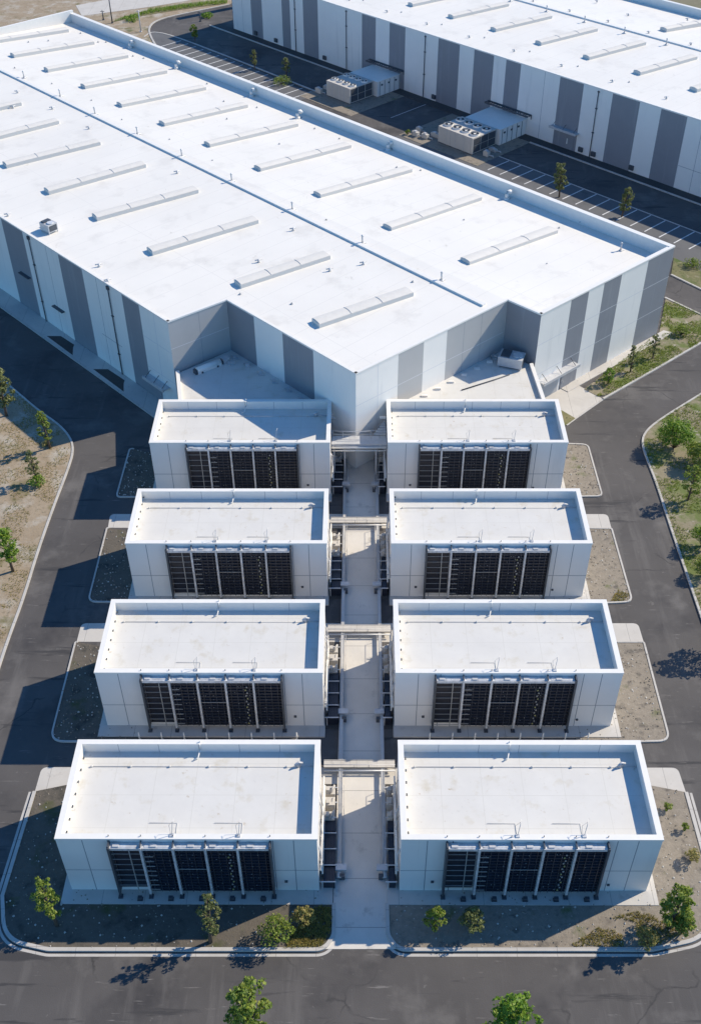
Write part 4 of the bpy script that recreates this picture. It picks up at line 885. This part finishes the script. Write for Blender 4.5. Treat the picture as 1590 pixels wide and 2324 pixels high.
shrub((27.67, 50.70, 1.20, 0.53), 32, 'fresh', 'tiny bush beside the front right block, middle of three', 40, 9, .1)
shrub((27.61, 47.86, 1.68, 0.92), 33, 'dry', 'small dry bush beside the front right block, lowest of three', 45, 12, .1)
shrub((-37.30, 96.26, 1.46, 1.50), 34, 'lush', 'low vivid green shrub under the sparse left tree', 60, 14, .12)
shrub((-37.81, 103.80, 0.81, 0.95), 35, 'dry', 'dry tuft at the foot of the tree by the left bend', 40, 9, .1)
shrub((-15.60, 225.85, 1.61, 2.95), 36, 'fresh', 'spreading green bush on the pale parking strip', 50, 14, .16)
shrub((9.47, 199.24, 1.09, 0.88), 37, 'fresh', 'small bush behind the front chiller', 40, 8, .14)
shrub((44.99, 128.82, 1.56, 1.62), 38, 'fresh', 'rounded bush in the strip right of the hall corner', 50, 14, .13)
shrub((51.15, 148.20, 1.26, 2.16), 39, 'fresh', 'bush on the grassy bank by the parking bays', 50, 14, .14)
shrub((-35.79, 270.10, 0.79, 2.33), 40, 'lush', 'bright green bush on the far grass bank, right one', 40, 12, .2)
shrub((-53.27, 267.66, 0.89, 2.91), 41, 'lush', 'bright green bush on the far grass bank, left one', 40, 12, .2)

# ground cover: tufts of grass and loose stones nobody could count
def inside(p, poly):
    c = False; n = len(poly)
    for i in range(n):
        a, b = poly[i], poly[(i + 1) % n]
        if (a[1] > p[1]) != (b[1] > p[1]) and p[0] < (b[0] - a[0]) * (p[1] - a[1]) / (b[1] - a[1]) + a[0]: c = not c
    return c
from mathutils import noise as mnoise
def tufts(poly, n, leaves, label, h=.3, seed=1, thr=-.1, z=.09):
    rn = random.Random(seed); mb = MB(); xs = [p[0] for p in poly]; ys = [p[1] for p in poly]; k = 0; tries = 0
    while k < n and tries < n * 30:
        tries += 1; x, y = rn.uniform(min(xs), max(xs)), rn.uniform(min(ys), max(ys))
        if not inside((x, y), poly) or mnoise.noise(Vector((x * .35, y * .35, seed))) < thr: continue
        k += 1; hh = h * rn.uniform(.4, 1.2)
        for b in range(4):
            a = rn.uniform(0, 6.3); w_ = .028; l = rn.uniform(.3, .9) * hh
            mb.quad([(x - w_ * sin(a), y + w_ * cos(a), z - .02), (x + w_ * sin(a), y - w_ * cos(a), z - .02), (x + l * cos(a), y + l * sin(a), z + hh)], rn.choice((0, 1, 2)))
    o = mb.build('grass', LF[leaves]); o['kind'] = 'stuff'; o['label'] = label
tufts(sk + [(49.02, 134.20), (45.01, 138.89), (42.06, 129.40)], 5000, 'fresh', 'weedy grass in the strip below the hall front wall', .20, 2, -.15)
tufts([(34.63, 103.89), (37.44, 108.64), (44.33, 114.53), (47.91, 104.75), (39.03, 75.40), (35.01, 75.40), (34.84, 90.21)], 7000, 'fresh', 'rough grass on the right verge', .17, 3, -.05, .1)
tufts([(-5.74, 40.22), (-3.39, 43.69), (-1.98, 43.69), (-1.95, 41.85), (-2.74, 40.33)], 1500, 'dry', 'dry grass in the sunlit corner of the left front bed', .22, 4, -.4, .1)
tufts([(16.46, 40.46), (20.67, 43.01), (23.96, 43.76), (26.42, 43.77), (26.51, 41.92), (22.92, 40.41)], 1500, 'dry', 'dry grass in the sunlit corner of the right front bed', .18, 5, -.05, .1)
tufts([(-47.19, 118.22), (-40.18, 110.34), (-35.16, 104.85), (-34.56, 99.27), (-34.98, 84.83), (-34.98, 69.46)], 3500, 'dry', 'sparse dry grass on the left verge', .13, 6, -.02, .1)
tufts([(27.18, 79.16), (28.35, 78.52), (27.56, 77.50), (26.20, 77.50)], 220, 'dry', 'grass at the foot of the second right gravel bed', .17, 7, -1, .09)
tufts([(-57.75, 266.40), (-49.33, 272.95), (-39.81, 277.64), (-31.90, 280.35), (-32.16, 283.20), (-49.78, 276.03)], 900, 'lush', 'tall grass on the far bank', .7, 8, -.5, .12)
def stones(polys, n, label, seed, z=.09):
    rn = random.Random(seed); mb = MB()
    for poly, cnt in polys:
        xs = [p[0] for p in poly]; ys = [p[1] for p in poly]; k = 0
        while k < cnt:
            x, y = rn.uniform(min(xs), max(xs)), rn.uniform(min(ys), max(ys))
            if not inside((x, y), poly): continue
            k += 1; s = rn.uniform(.04, .12); 
            V = [(x + s * cos(t) * rn.uniform(.7, 1.2), y + s * sin(t) * rn.uniform(.7, 1.2)) for t in (0, 1.5, 3.1, 4.6)]
            mb.hexa([(*v, z - .02) for v in V] + [(x + (v[0] - x) * .55, y + (v[1] - y) * .55, z + s * rn.uniform(.5, 1)) for v in V], rn.choice((0, 1, 1)))
    o = mb.build('loose_stone', [M['pad'], M['gravel']]); o['kind'] = 'stuff'; o['label'] = label
stones([(pr, 900), (pl, 700)] + [(fillet(p, r_), 350) for _, _, p, r_ in isl], 0, 'loose stones scattered over the gravel beds', 5)
